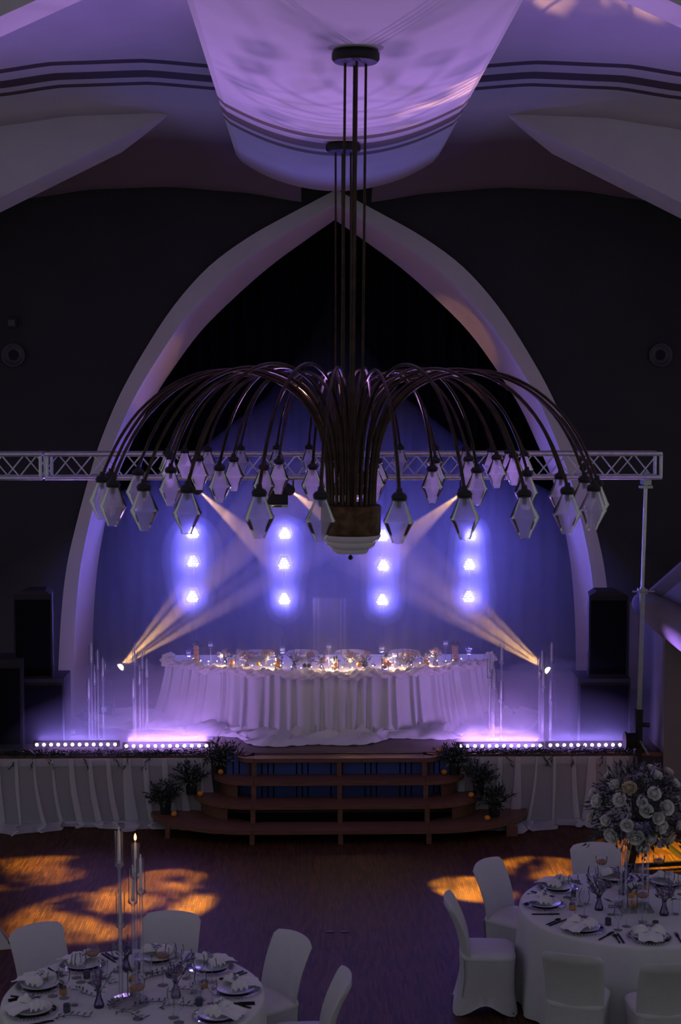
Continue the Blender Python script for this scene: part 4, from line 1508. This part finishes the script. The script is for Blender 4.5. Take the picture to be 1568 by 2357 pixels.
def lavender_vase(label, loc, seed, sc=1.0, group='lavender bud vases', n_=16, name='bud_vase', spread=.7, pink=.35):
    rr_ = random.Random(seed)
    r_ = thing(name, label, 'vase', loc, rr_.uniform(0, 6), group)
    r_.scale = (sc, sc, sc)
    MB().lathe(bud, 18).build('vase', 'vase_glass', r_)
    st_, lv, pk = MB(), MB(), MB()
    for k in range(n_):
        d = rnd_dir(rr_, 1.6 / spread * .7)
        ln = rr_.uniform(.10, .18)
        b = Vector((0, 0, .085))
        st_.tube([Vector((0, 0, .01)), b, b + d * ln], .0016, 4, False)
        if rr_.random() < pink:
            tufts(pk, b + d * ln * .8, .028, 14, rr_, .006)
        else:
            lav_spike(lv, b, d, ln, rr_)
    for k in range(8):
        d = rnd_dir(rr_, .8)
        leaf(st_, Vector((0, 0, .10)) + d * .03, d, rr_.uniform(.05, .09), .016, rr_.uniform(0, 6))
    st_.build('stems', 'leaf_olive', r_)
    stuff(lv.build('lavender_spikes', 'lavender', r_))
    stuff(pk.build('pink_sprays', 'lavender_pink', r_))
    return r_


def mixed_vase(label, loc, seed, blooms, sc=1.0, tall=0.0, goblet=False, lav=8):
    """small vase or stemmed glass with a few blooms; blooms: (x, y, z, r, material)"""
    rr_ = random.Random(seed)
    r_ = thing('flower_vase', label, 'flower vase', loc, 0, 'flowers on the couple\'s table')
    r_.scale = (sc, sc, sc)
    if goblet:
        MB().lathe([(0, 0), (.035, 0), (.035, .002), (.008, .008), (.004, .02), (.004, .10), (.03, .115), (.045, .14), (.046, .175)], 20).build('vase', 'glass', r_)
        zb_ = .13
    else:
        MB().lathe(bud, 18).build('vase', 'vase_glass', r_)
        zb_ = .08
    st_, lv, pk = MB(), MB(), MB()
    for (x, y, z, r, mt) in blooms:
        st_.tube([(0, 0, .02), (x * .3, y * .3, zb_), (x, y, z)], .0025, 5, False)
        m_ = MB()
        bloom(m_, (x, y, z), r, rr_.randrange(999), (x, y - .02, .08))
        m_.build('bloom', mt, r_, True, 180)
    for k in range(lav):
        d = rnd_dir(rr_, .9)
        ln = rr_.uniform(.07, .12)
        b = Vector((0, 0, zb_ + .02))
        st_.tube([b, b + d * ln], .0015, 4, False)
        (tufts(pk, b + d * ln, .026, 12, rr_, .0065) if k % 2 else lav_spike(lv, b, d, ln, rr_))
    for k in range(7):
        d = rnd_dir(rr_, .3)
        leaf(st_, Vector((0, 0, zb_ + .02)), d, rr_.uniform(.06, .10), .02, rr_.uniform(0, 6))
    st_.build('stems', 'leaf_olive', r_)
    if lav:
        stuff(lv.build('lavender_spikes', 'lavender', r_))
        stuff(pk.build('pink_sprays', 'lavender_pink', r_))
    return r_


fruit_n = [0]


def fruit_vase(vlabel, short, loc, h, r, n_, seed, leaves=True, group='fruit-filled cylinder vases'):
    """clear cylinder vase with oranges stacked inside, each orange a thing of its own"""
    rr_ = random.Random(seed)
    v = thing('cylinder_vase', vlabel, 'vase', loc, 0, group)
    MB().lathe([(0, .004), (r - .003, .004), (r - .003, .006), (r, .0), (r + .001, h), (r - .001, h), (r - .003, .01)], 24).build('glass_cylinder', 'glass', v)
    if leaves:
        lf = MB()
        for k in range(26):
            d = rnd_dir(rr_, .8)
            leaf(lf, Vector((rr_.uniform(-.4, .4) * r, rr_.uniform(-.4, .4) * r, h * .85)) + d * .02, d, rr_.uniform(.04, .08), .016, rr_.uniform(0, 6))
        stuff(lf.build('leaf_sprig', 'leaf_olive', v, False))
    names_ = {1: ['only'], 2: ['lower', 'upper'], 3: ['lowest', 'middle', 'top'], 4: ['lowest', 'second', 'third', 'top']}[n_]
    fr = min(r * .72, h / n_ * .52)
    for k in range(n_):
        off = r - .004 - fr
        a = rr_.uniform(0, 6.28) + k * PI
        o = thing('orange', '%s orange inside %s' % (names_[k], short), 'orange', (loc[0] + off * math.cos(a), loc[1] + off * math.sin(a), loc[2] + .007 + k * (h - 2 * fr - .02) / max(1, n_ - 1) * .95), 0, 'oranges in glass vases')
        s_ = fr / .0315
        o.scale = (s_, s_, s_)
        obj('peel', fr_me, o)
        obj('stalk', st_me, o)


# ------------------------------------------------------------------ on the candle-stand table
candle_stand('tall acrylic candle stand with one burning candle on the near round table', (-1.515, 9.80, ZT), 0.0, lit=1, sc=1.0)


def on(px_, py_, z=ZT):
    q = PZ(px_, py_, z)
    return (q.x, max(q.y, front_y(q.x) + .075) if z > 1.4 else q.y, z)


fruit_vase('cylinder vase of oranges and leaves between the rods of the candle-stand table', 'the cylinder vase on the candle-stand table', on(306, 2287), .15, .037, 2, 5, group='cylinder vases on the round tables')
lavender_vase('lavender bud vase on the candle-stand table, toward the aisle chairs', on(405, 2296), 31, 1.05)
lavender_vase('lavender bud vase on the candle-stand table, on the camera side', on(228, 2318), 32, 1.05, pink=.2)
lavender_vase('lavender bud vase on the candle-stand table, behind the candle rods', on(291, 2232), 33, .95, pink=.1)
put(coupe, 'tall cocktail glass of orange drink on the candle-stand table, before the middle chair', on(375, 2268), .4, 'cocktail glasses')
put(coupe, 'tall cocktail glass of orange drink on the candle-stand table, beside the outer chair', on(214, 2262), 1.4, 'cocktail glasses')
put(coupe, 'tall cocktail glass on the candle-stand table, at the foot of the candle rods', on(318, 2345), 2.2, 'cocktail glasses')
put(wine, 'clear wine glass on the candle-stand table catching blue light, by the aisle-side napkins', on(430, 2252), 0, 'wine glasses on the round tables')
put(tumbler, 'clear tumbler on the candle-stand table beside the lavender near the aisle chairs', on(455, 2303), 0, 'water glasses on the round tables')


def olive_sprig(label, loc, rz, seed, n_=12, ln=.22):
    rr_ = random.Random(seed)
    r_ = thing('olive_sprig', label, 'leaf sprig', loc, rz, 'leaf sprigs strewn on the round tables')
    pts = [(-ln / 2 + ln * k / 8, .02 * math.sin(k * .6), .006 + .008 * math.sin(PI * k / 8)) for k in range(9)]
    MB().tube(pts, .002, 5).build('twig', 'stem_dark', r_)
    lf = MB()
    for k in range(n_):
        t_ = k / (n_ - 1)
        p = Vector((-ln / 2 + ln * t_, .02 * math.sin(t_ * 4.8), .008 + .008 * math.sin(PI * t_)))
        leaf(lf, p, (.7, 1 if k % 2 else -1, rr_.uniform(.0, .35)), rr_.uniform(.045, .065), .014, rr_.uniform(-.3, .3), .05)
    stuff(lf.build('leaves', 'leaf_dark', r_, False))


SPR = [(378, 2240, .6, 'behind the bud vase toward the aisle'), (425, 2283, .1, 'touching the bud vase toward the aisle'), (235, 2256, -.6, 'beside the tall cocktail glass of the outer chair'), (195, 2288, 2.6, 'beside the camera-side lavender, outer side'),
       (340, 2312, .5, 'at the foot of the candle rods'), (165, 2343, .2, 'near the outer napkins'), (300, 2338, -.5, 'in front of the candle base'), (405, 2318, .2, 'between candle base and aisle napkin'), (270, 2310, 1.2, 'against the candle base, camera-side lavender'), (345, 2255, .9, 'under the middle chair cocktail glass')]
for i, (x, y, a, w_) in enumerate(SPR):
    olive_sprig('dark olive sprig on the candle-stand table, ' + w_, on(x, y), a, 60 + i)

# ------------------------------------------------------------------ on the flower table
fl = thing('flower_stand', 'tall arrangement of white flowers and lavender on clear rods above the far round table', 'flower arrangement', (2.215, 11.58, ZT))
MB().box((0, 0, .008), (.26, .26, .016)).build('base', 'acrylic', fl)
for sx in (-1, 1):
    for sy in (-1, 1):
        MB().cyl((sx * .085 + .0, sy * .085, .016), (sx * .085, sy * .085, .64), .011, n=12).build('rod', 'acrylic', fl)
MB().box((0, 0, .645), (.24, .24, .012)).build('top_plate', 'acrylic', fl)
rr = random.Random(9)
BC = Vector((0.01, 0.0, .80))
# big blooms (photo offsets in pixels from the bouquet centre), near side first
BL = [(-100, -25, .075), (-110, 25, .07), (-70, 55, .085), (-85, 15, .06), (-15, 55, .09), (5, 85, .075), (5, -15, .075), (-30, -65, .08), (-55, -40, .075), (45, 30, .075), (55, -20, .085), (90, -60, .075), (25, -55, .075), (70, 65, .085), (95, 35, .07), (60, 90, .065), (40, -90, .065), (-5, -35, .06), (35, 5, .07), (100, -10, .06), (-40, 20, .07), (-62, -70, .06), (75, -90, .06), (20, 60, .06)]
mt_i = 0
for x, y, r in BL:
    X_, Z_ = x / 305.0, -y / 305.0
    dd = max(0.0, 1 - (X_ / .36) ** 2 - (Z_ / .34) ** 2)
    for side in ((-1,) if rr.random() < .35 else (-1, 1)):
        m_ = MB()
        p = BC + Vector((X_, side * .30 * math.sqrt(dd) * rr.uniform(.8, 1), Z_ * .95))
        bloom(m_, p, r * .72, rr.randrange(9999), (p - BC) + Vector((0, 0, .05)))
        m_.build('bloom', 'petal_white' if rr.random() < .93 else 'petal_cream', fl, True, 180)
lf, lv, pk, ol = MB(), MB(), MB(), MB()
for k in range(900):
    d = rnd_dir(rr, .1)
    p = BC + Vector((d.x * .30, d.y * .26, d.z * .29)) * rr.uniform(.65, 1.15)
    leaf(lf if k % 3 else ol, p, d + rnd_dir(rr) * .7, rr.uniform(.05, .09), .02, rr.uniform(0, 6))
for k in range(46):
    d = rnd_dir(rr, .2)
    p = BC + Vector((d.x * .24, d.y * .2, d.z * .24))
    lf.tube([p, p + d * .16], .002, 4, False)
    lav_spike(lv, p, d, rr.uniform(.12, .18), rr)
for k in range(30):
    d = rnd_dir(rr, .5)
    p = BC + Vector((d.x * .32, d.y * .26, d.z * .33)) * rr.uniform(.8, 1.1)
    tufts(pk, p, .05, 24, rr, .007)
for k in range(10):   # trailing olive branches below
    a = rr.uniform(0, 6.28)
    b = BC + Vector((math.cos(a) * .24, math.sin(a) * .2, -.16))
    for j in range(12):
        leaf(ol, b + Vector((math.cos(a) * .012 * j, math.sin(a) * .012 * j, -.012 * j)), (math.cos(a) + rr.uniform(-.6, .6), math.sin(a) + rr.uniform(-.6, .6), rr.uniform(-1, .1)), .06, .017, rr.uniform(0, 6))
stuff(lf.build('foliage', 'leaf_dark', fl, False))
stuff(ol.build('olive_foliage', 'leaf_olive', fl, False))
stuff(lv.build('lavender_spikes', 'lavender', fl))
stuff(pk.build('filler_sprays', 'lavender_pink', fl))

fruit_vase('cylinder vase of oranges and leaves between the rods of the flower table', 'the cylinder vase on the flower table', on(1456, 2090), .15, .040, 2, 6, group='cylinder vases on the round tables')
lavender_vase('lavender bud vase on the flower table, beside the table-number sign', on(1379, 2094), 41, 1.05)
lavender_vase('lavender bud vase on the flower table, toward the stage-side chair', on(1434, 2058), 42, 1.0)
lavender_vase('lavender bud vase on the flower table, toward the picture edge', on(1529, 2106), 43, 1.1)
for x, y, w_ in ((1384, 2042, 'before the stage-side chair'), (1516, 2040, 'behind the rods toward the picture edge'), (1479, 2122, 'in front of the rods')):
    put(coupe, 'tall cocktail glass on the flower table, ' + w_, on(x, y), x, 'cocktail glasses')
for x, y, w_ in ((1347, 2080, 'between the side-on chair and the lavender'), (1556, 2104, 'at the picture edge beside the lavender')):
    put(tumbler, 'clear tumbler on the flower table, ' + w_, on(x, y), 0, 'water glasses on the round tables')
sg = thing('table_sign', 'small clear acrylic table-number sign reading table 1', 'table sign', on(1414, 2106), -.1)
MB().box((0, 0, .004), (.10, .04, .008)).build('base', 'acrylic', sg)
MB().box((0, 0, .05), (.105, .004, .085)).build('pane', 'glass', sg)
for txt, z, s_ in (('table', .055, .052), ('1', .012, .046)):
    fc = bpy.data.curves.new('lettering', 'FONT')
    fc.body = txt
    fc.size = s_
    fc.extrude = .0008
    fc.shear = .3
    fc.align_x = 'CENTER'
    fc.materials.append(M['cutlery_black'])
    fo_ = bpy.data.objects.new('lettering', fc)
    COL.objects.link(fo_)
    bpy.context.view_layer.update()
    me_ = bpy.data.meshes.new_from_object(fo_.evaluated_get(bpy.context.evaluated_depsgraph_get()))
    bpy.data.objects.remove(fo_)
    if not me_.materials:
        me_.materials.append(M['cutlery_black'])
    fo_ = obj('lettering', me_, sg, (0, -.004, z))
    fo_.rotation_euler = (PI / 2, 0, 0)

# ------------------------------------------------------------------ loose things on the hall floor
for x, lb in ((759, 'small dark floor socket plate farther from the flower table'), (793, 'small dark floor socket plate closer to the flower table')):
    q = PZ(x, 2145, 0)
    fs2 = thing('floor_socket', lb, 'floor socket', (q.x, q.y, 0), 0, 'floor sockets')
    MB().box((0, 0, .002), (.075, .05, .004)).build('plate', 'black_matte', fs2)
    MB().box((0, 0, .005), (.062, .036, .003)).build('lid', 'wall_ring', fs2)
q = PZ(4, 2193, 0)
ts = thing('tent_sign', 'pale folded sign on the floor cut by the picture edge, lit amber', 'sign', (q.x - .22, q.y + .02, 0), .25)
MB().prism([(-.28, 0, 0), (.30, 0, 0), (.0, 0, .5)], (0, -.004, 0), (0, .004, 0)).build('front_sheet', 'china', ts, False)
MB().prism([(-.28, .18, 0), (.30, .18, 0), (.0, 0.01, .5)], (0, -.004, 0), (0, .004, 0)).build('rear_sheet', 'china', ts, False)

# ------------------------------------------------------------------ the couple's table on stage
TZ = SZ + 0.75
tcx, thw = -0.085, 1.97


def front_y(x):
    return 17.64 + .86 * min(1.0, abs(x - tcx) / thw) ** 2.2


xs = [tcx - thw + 2 * thw * k / 60 for k in range(61)]
hd = thing('head_table', 'long curved head table under white drapery on the stage', 'table', (tcx, 18.5, SZ))
poly = [(x - tcx, front_y(x) + .02 - 18.5, .74) for x in xs] + [(thw, .32, .74), (-thw, .32, .74)]
MB().prism(poly, (0, 0, -.03), (0, 0, 0)).build('table_top', 'table_linen', hd, False)
for x in (-1.6, -.55, .55, 1.6):
    MB().cyl((x, .15, 0), (x, .15, .71), .025, n=8).build('leg', 'steel', hd)
dr = thing('table_drapery', 'white gathered drapery around the head table with a ruffled rim and puddled hem', 'drapery', (tcx, 18.5, SZ))
poly = [(x - tcx, front_y(x) - 18.5, .752) for x in xs] + [(thw, .33, .752), (-thw, .33, .752)]
MB().prism(poly, (0, 0, -.010), (0, 0, 0)).build('top_cloth', 'head_linen' if 'head_linen' in M else 'table_linen', dr, False)
mat('tulle', (0.86, 0.85, 0.90), 0.85)
mat('ruffle', (0.78, 0.72, 0.70), 0.8, bump=0.3, bscale=25)
# rim path: back corner, round the front, other back corner
rim = [(-thw, .33)] + [(-thw, .33 + (front_y(xs[0]) - 18.5 - .33) * k / 4) for k in (1, 2, 3)] + [(x - tcx, front_y(x) - 18.5) for x in xs] + [(thw, .33 + (front_y(xs[0]) - 18.5 - .33) * k / 4) for k in (3, 2, 1, 0)]
rim = [Vector((a, b, 0)) for a, b in rim]
acc = [0.0]
for a, b in zip(rim, rim[1:]):
    acc.append(acc[-1] + (b - a).length)


def along(s_):
    s_ = max(0, min(acc[-1] - 1e-4, s_))
    for k in range(len(acc) - 1):
        if s_ <= acc[k + 1]:
            t_ = (s_ - acc[k]) / max(1e-6, acc[k + 1] - acc[k])
            p = rim[k].lerp(rim[k + 1], t_)
            d = (rim[min(k + 2, len(rim) - 1)] - rim[max(k - 1, 0)]).normalized()
            return p, Vector((d.y, -d.x, 0))
    return rim[-1], Vector((1, 0, 0))


NS = 620
rows2 = []
rr = random.Random(12)
lean = [rr.uniform(-1, 1) for _ in range(60)]
fph = [rr.uniform(-1.4, 1.4) for _ in range(120)]
for k in range(17):
    v = k / 16
    z = .74 - .70 * v
    row = []
    for i in range(NS + 1):
        s_ = acc[-1] * i / NS
        p, nn = along(s_)
        u = s_ / .145
        ki = int(u)
        w_ = u + .35 * (fph[ki] * (1 - (u - ki)) + fph[ki + 1] * (u - ki)) + .25 * v * math.sin(u * .31 + 1)
        f_ = .5 + .5 * math.sin(2 * PI * w_)
        out = .01 + .075 * f_ ** 1.3 * (.45 + .5 * v) + .13 * v ** 1.7 + .015 * math.sin(u * .5) * v
        q = p + nn * out
        row.append((q.x, q.y, z))
    rows2.append(row)
o = MB().grid(rows2).build('gathered_skirt', 'tulle', dr, True, 180)
o.shadow_terminator_geometry_offset = 0.4
o.shadow_terminator_shading_offset = 0.3
# puddled hem
rows2 = []
for k, (o_, zz) in enumerate([(.12, .12), (.17, .15), (.23, .11), (.29, .15), (.36, .09), (.42, .12), (.47, .06), (.50, .008)]):
    row = []
    for i in range(NS + 1):
        s_ = acc[-1] * i / NS
        p, nn = along(s_)
        wv_ = 1 + .22 * math.sin(s_ * 3.1 + 1.1) + .16 * math.sin(s_ * 7.3)
        endw = 1 + .9 * (abs(s_ / acc[-1] - .5) * 2) ** 6
        q = p + nn * (o_ * (wv_ if k > 2 else 1) * endw) + Vector((.05 * math.sin(k * 1.9 + s_ * 9), 0, 0))
        row.append((q.x, q.y, max(.006, zz * (.55 + .5 * math.sin(s_ * 13 + k * 2.1) * math.sin(s_ * 5.3 - k)) + .01 * math.sin(s_ * 41 + k * 3))))
    rows2.append(row)
MB().grid(rows2).build('puddled_hem', 'tulle', dr, True, 180)
# ruffled roll along the rim
rows2 = []
NR = 18
for i in range(NS + 1):
    s_ = acc[-1] * i / NS
    p, nn = along(s_)
    row = []
    for j in range(NR):
        a = 2 * PI * j / NR
        rad = .046 + .014 * math.sin(s_ * 23 + 2 * math.sin(a + s_ * 6)) + .013 * math.sin(3 * a + s_ * 37) + .011 * math.sin(5 * a - s_ * 51 + 1) + .012 * math.sin(s_ * 9.1)
        c0 = Vector((0, 0, .728 + .012 * math.sin(s_ * 11)))
        q = p + nn * (.03 + rad * math.cos(a) * 1.15) + c0 + Vector((0, 0, rad * math.sin(a) * .95))
        row.append((q.x, q.y, q.z))
    rows2.append(row)
MB().grid(rows2, True).build('ruffled_rim', 'ruffle', dr, True, 180)

# fairy lights nested along the ruffle
glow('fairy', (1.0, 0.70, 0.36), 30.0)
fy = thing('light_string', 'warm fairy-light string nested in the ruffled rim of the head table', 'string lights', (tcx, 18.5, SZ))
pts, bulbs = [], MB()
for i in range(90):
    s_ = acc[-1] * (.14 + .72 * i / 89)
    p, nn = along(s_)
    q = p - nn * (.045 + .012 * math.sin(i)) + Vector((0, 0, .80 + .012 * math.sin(i * 1.7)))
    pts.append(q)
MB().tube(pts, .0015, 4).build('wire', 'steel', fy)
bm_ = MB().ball((0, 0, 0), .005, 6, 4).mesh('bulb', 'fairy')
for q in pts[::3]:
    obj('bulb', bm_, fy, q + Vector((0, 0, .004)))
for px_, pw in ((505, 3.0), (560, 2.2), (620, 2.8), (762, 5.5), (810, 2.8), (905, 4.2), (1000, 1.8)):
    q = PZ(px_, 1546, TZ + .03)
    point('fairy_light', (q.x, front_y(q.x) + .06, TZ + .12), pw, (1.0, .60, .26), .02)

# stemmed candle glasses


def candle_glass(label, loc, h, r=.040):
    g_ = thing('candle_glass', label, 'candle glass', loc, 0, 'stemmed candle glasses on the head table')
    MB().lathe([(0, 0), (.036, 0), (.036, .003), (.008, .008), (.0045, .02), (.0045, h - .075), (.012, h - .07)], 18).build('stem', 'acrylic', g_)
    MB().lathe([(0, h - .07), (r * .8, h - .068), (r, h - .055), (r, h), (r * .96, h), (r * .93, h - .052)], 22).build('bowl', 'glass', g_)
    MB().lathe([(0, h - .045), (.026, h - .045), (.027, h - .025), (0, h - .022)], 16).build('candle', 'candle_wax', g_)


CG = [(434, 1522, .13, 'short stemmed candle glass at the end of the head table away from the lift tower'),
      (485, 1530, .27, 'tall stemmed candle glass near that table end, standing clear against the dark backdrop'),
      (507, 1537, .17, 'short stemmed candle glass beside the first lavender vase'),
      (650, 1527, .20, 'stemmed candle glass between two chair backs, behind the oranges vase'),
      (757, 1545, .32, 'tallest stemmed candle glass at the middle of the head table'),
      (879, 1541, .28, 'tall stemmed candle glass behind an orange-filled vase, lift-tower half'),
      (909, 1537, .18, 'low stemmed candle glass before the second chair, lift-tower half'),
      (1026, 1524, .26, 'tall stemmed candle glass near the lift-tower end of the head table'),
      (1079, 1519, .14, 'short stemmed candle glass at the lift-tower end of the head table')]
for x, y, h, lb in CG:
    candle_glass(lb, on(x, y, TZ + .003), h)
FV = [(450, 1530, .235, .042, 4, 'tall fruit vase at the floor-monitor end of the head table'),
      (532, 1543, .115, .042, 2, 'short fruit vase next to the first blush flowers'),
      (641, 1547, .16, .042, 3, 'fruit vase under the cream roses'),
      (773, 1551, .13, .040, 2, 'fruit vase at the middle of the head table'),
      (888, 1545, .15, .042, 3, 'fruit vase in front of the tall candle glass'),
      (983, 1543, .12, .044, 2, 'fruit vase below the lavender near the lift-tower end'),
      (1050, 1531, .23, .044, 4, 'tall fruit vase at the lift-tower end')]
for i, (x, y, h, r, n_, lb) in enumerate(FV):
    fruit_vase('clear ' + lb, 'the ' + lb.replace('fruit vase ', 'vase '), on(x, y, TZ + .003), h, r, n_, 70 + i, leaves=True)
mixed_vase('small vase of pale flowers and lavender, first beside the short candle glass', on(516, 1538, TZ + .003), 81, [(.0, -.02, .17, .035, 'petal_cream')], 1.0, lav=12)
mixed_vase('vase of big blush blooms and sprays before the outermost chair', on(567, 1545, TZ + .003), 82, [(-.05, 0, .17, .052, 'petal_cream'), (.04, -.02, .16, .048, 'petal_blush'), (.0, -.03, .13, .035, 'petal_blush')], 1.0, lav=12)
mixed_vase('stemmed glass of cream roses beside an orange vase', on(611, 1545, TZ + .003), 83, [(-.01, -.02, .19, .05, 'petal_cream'), (.05, .0, .21, .036, 'petal_cream'), (.09, .0, .20, .026, 'petal_blush')], 1.0, goblet=True, lav=2)
mixed_vase('vase of mixed lavender and pale sprays in front of a chair back', on(677, 1543, TZ + .003), 84, [(0, -.03, .14, .03, 'petal_white')], 1.0, lav=18)
mixed_vase('stemmed glass with one round blush bloom beside figs', on(716, 1549, TZ + .003), 85, [(0, 0, .20, .062, 'petal_blush')], .95, goblet=True, lav=3)
mixed_vase('small vase of pink sprays beside the tallest candle glass', on(741, 1553, TZ + .003), 86, [(0, -.03, .14, .028, 'petal_blush')], 1.0, lav=14)
mixed_vase('stemmed glass with one round blush bloom past the middle vase of oranges', on(806, 1545, TZ + .003), 87, [(.01, 0, .19, .06, 'petal_blush'), (-.06, .02, .20, .025, 'petal_white')], .95, goblet=True, lav=4)
mixed_vase('vase of pink sprays with one upright blush bud', on(842, 1548, TZ + .003), 88, [(.02, 0, .20, .035, 'petal_blush')], 1.0, lav=14)
mixed_vase('wide vase of cream and blush blooms before the outermost chair, lift-tower side', on(947, 1541, TZ + .003), 89, [(-.05, 0, .16, .042, 'petal_cream'), (.02, -.02, .18, .045, 'petal_blush'), (.08, .01, .16, .042, 'petal_cream'), (0, -.03, .11, .03, 'petal_blush')], 1.0, lav=10)
mixed_vase('vase of lavender and yellowish buds near the tall candle glass, lift-tower end', on(1004, 1535, TZ + .003), 90, [(.01, -.02, .20, .03, 'petal_cream'), (.05, 0, .14, .036, 'petal_white')], 1.0, lav=16)
for x, y, lb in ((551, 1533, 'behind the blush blooms'), (684, 1530, 'behind the mixed lavender vase'), (793, 1531, 'behind the middle of the head table'), (921, 1531, 'before the outermost chair, lift-tower side')):
    put(wine, 'empty clear wine glass on the head table, ' + lb, on(x, y, TZ + .003), 0, 'wine glasses on the head table')
for x, lb in ((590, 'outermost'), (694, 'second'), (822, 'third'), (935, 'fourth')):
    q = on(x, 1519, TZ + .003)
    put(plate, 'white plate before the %s chair of the head table' % lb, q, 0, 'plates on the head table')
    put(napk, 'folded white napkin on the plate of the %s head-table chair' % lb, (q[0], q[1], q[2] + .014), PI, 'napkins on the head table')
lem_me = MB().ball((0, 0, .026), .028, 14, 10, (1.25, 1, .92)).mesh('peel', 'lemon_peel')
fig_me = MB().lathe([(0, 0), (.02, .004), (.027, .02), (.022, .036), (.008, .05), (0, .054)], 14).mesh('skin', 'fig_skin')
LF = [(592, 1543, 'lemon', 'lemon lying on the ruffle beside the cream roses'), (634, 1548, 'lemon', 'lemon at the foot of the orange vase under the cream roses'), (701, 1550, 'fig', 'dark fig on the ruffle, the one farther from the middle'), (711, 1553, 'fig', 'dark fig on the ruffle, the one nearer the middle'),
      (829, 1549, 'orange', 'loose orange on the ruffle past the middle'), (841, 1552, 'fig', 'dark fig beside the loose orange'), (900, 1549, 'orange', 'loose orange on the ruffle by the tall candle glass')]
for x, y, kd, lb in LF:
    q = on(x, y, TZ + .045)
    yy = front_y(q[0]) + .045
    if kd == 'orange':
        o = thing('orange', lb, 'orange', (q[0], yy, TZ + .045), 0, 'loose fruit on the head table')
        obj('peel', fr_me, o)
        obj('stalk', st_me, o)
    else:
        o = tag(obj(kd, lem_me if kd == 'lemon' else fig_me, None, (q[0], yy, TZ + .045), R.uniform(0, 3)), lb, kd, 'loose fruit on the head table')
for x, lb in ((588, 'outermost white chair behind the head table, floor-monitor side'), (696, 'white chair behind the head table, second from the end away from the lift tower'), (808, 'white chair behind the head table, just past the acrylic column'), (934, 'outermost white chair behind the head table, lift-tower side')):
    q = PY(x, 1560, 19.12)
    c_ = copy_tree(chair)
    c_.location = (q.x, 19.1, SZ)
    c_.rotation_euler = (0, 0, 0)
    c_['label'] = lb
    c_.scale = (.95, .95, .82)
    c_['group'] = 'white chairs behind the head table'
# ------------------------------------------------------------------ haze over the stage


def haze_mat(name, density, g=0.2):
    hz = bpy.data.materials.new(name)
    hz.use_nodes = True
    hn = hz.node_tree
    hn.nodes.remove(hn.nodes['Principled BSDF'])
    v_ = hn.nodes.new('ShaderNodeVolumeScatter')
    v_.inputs['Color'].default_value = (0.86, 0.86, 1.0, 1)
    v_.inputs['Density'].default_value = density
    v_.inputs['Anisotropy'].default_value = g
    hn.links.new(v_.outputs[0], hn.nodes['Material Output'].inputs['Volume'])
    M[name] = hz


haze_mat('stage_haze', 0.15)
haze_mat('low_haze', 0.9, 0.0)
haze_mat('bank_haze', 0.5, 0.0)
bell = [(0, .77), (5.4, .77), (5.3, 1.3), (4.9, 2.0), (4.1, 2.7), (3.0, 3.4), (1.8, 4.0), (.9, 4.7), (.35, 5.4), (0, 6.2)]
hb = MB().lathe(bell, 48, (0, 19.0, 0), sy=.47).build('haze', 'stage_haze', None, True, 180)
tag(hb, 'thin violet-blue haze spread over the whole lit stage', 'haze', kind='stuff')
for li, (rk, dn) in enumerate(((.21, 1.4), (.31, 1.1), (.43, .55))):  # extra haze capsules added to shape the halo round each LED column
    haze_mat('glow_haze_%d' % li, dn, 0.0)
    for ci, colm in enumerate(COLS):
        px_ = sum(a for a, b in colm) / 3
        t_, b_ = PY(px_, 1206 - 14 * li, PARY - .1), PY(px_, 1412 + 14 * li, PARY - .1)
        n_ = 14
        pts_, rs_ = [], []
        for k in range(n_ + 1):
            u = k / n_
            pts_.append(t_.lerp(b_, u))
            rs_.append(max(.005, rk * (1 - abs(2 * u - 1) ** 3.0) ** .5 * (.86 + .14 * math.sin(u * 5 + ci))))
        tb_ = MB().tube(pts_, rs_, 20)
        yc = PARY - .1
        tb_.v = [(x, yc + .12 + (y - yc) * 1.5 - .25, z) for x, y, z in tb_.v]
        o = tb_.build('haze_glow', 'glow_haze_%d' % li, None, True, 180)
        tag(o, ('dense', 'soft', 'paler', 'faint outer')[li] + ' blue glow in added haze around the LEDs ' + cn[ci], 'haze', kind='stuff')
for i in (1, 2):  # added haze capsules standing in for lens bloom over the bright battens
    xa, xb, y, lb = BAT[i]
    a, b = PY(xa - 12, y - 12, SF + .16), PY(xb + 12, y - 12, SF + .16)
    n_ = 12
    pts_ = [a.lerp(b, k / n_) for k in range(n_ + 1)]
    rs_ = [max(.004, .15 * (1 - abs(2 * k / n_ - 1) ** 4) ** .5) for k in range(n_ + 1)]
    o = MB().tube(pts_, rs_, 18).build('haze_glow', 'low_haze', None, True, 180)
    tag(o, ('purple glow in added haze over the bright LED batten, floor-monitor side', 'purple glow in added haze over the bright LED batten, lift-tower side')[i - 1], 'haze', kind='stuff')
for s, lb in ((-1, 'low bank of added haze lit purple behind the LED battens, floor-monitor side'), (1, 'low bank of added haze lit purple behind the LED battens, lift-tower side')):  # haze banks added to strengthen the purple glow behind the battens
    o = MB().lathe([(0, .0), (1.75, .0), (1.7, .15), (1.5, .36), (1.1, .58), (.6, .78), (0, .95)], 32, (s * 2.5, 17.55, SZ + .012), sy=.55).build('haze_bank', 'bank_haze', None, True, 180)
    tag(o, lb, 'haze', kind='stuff')
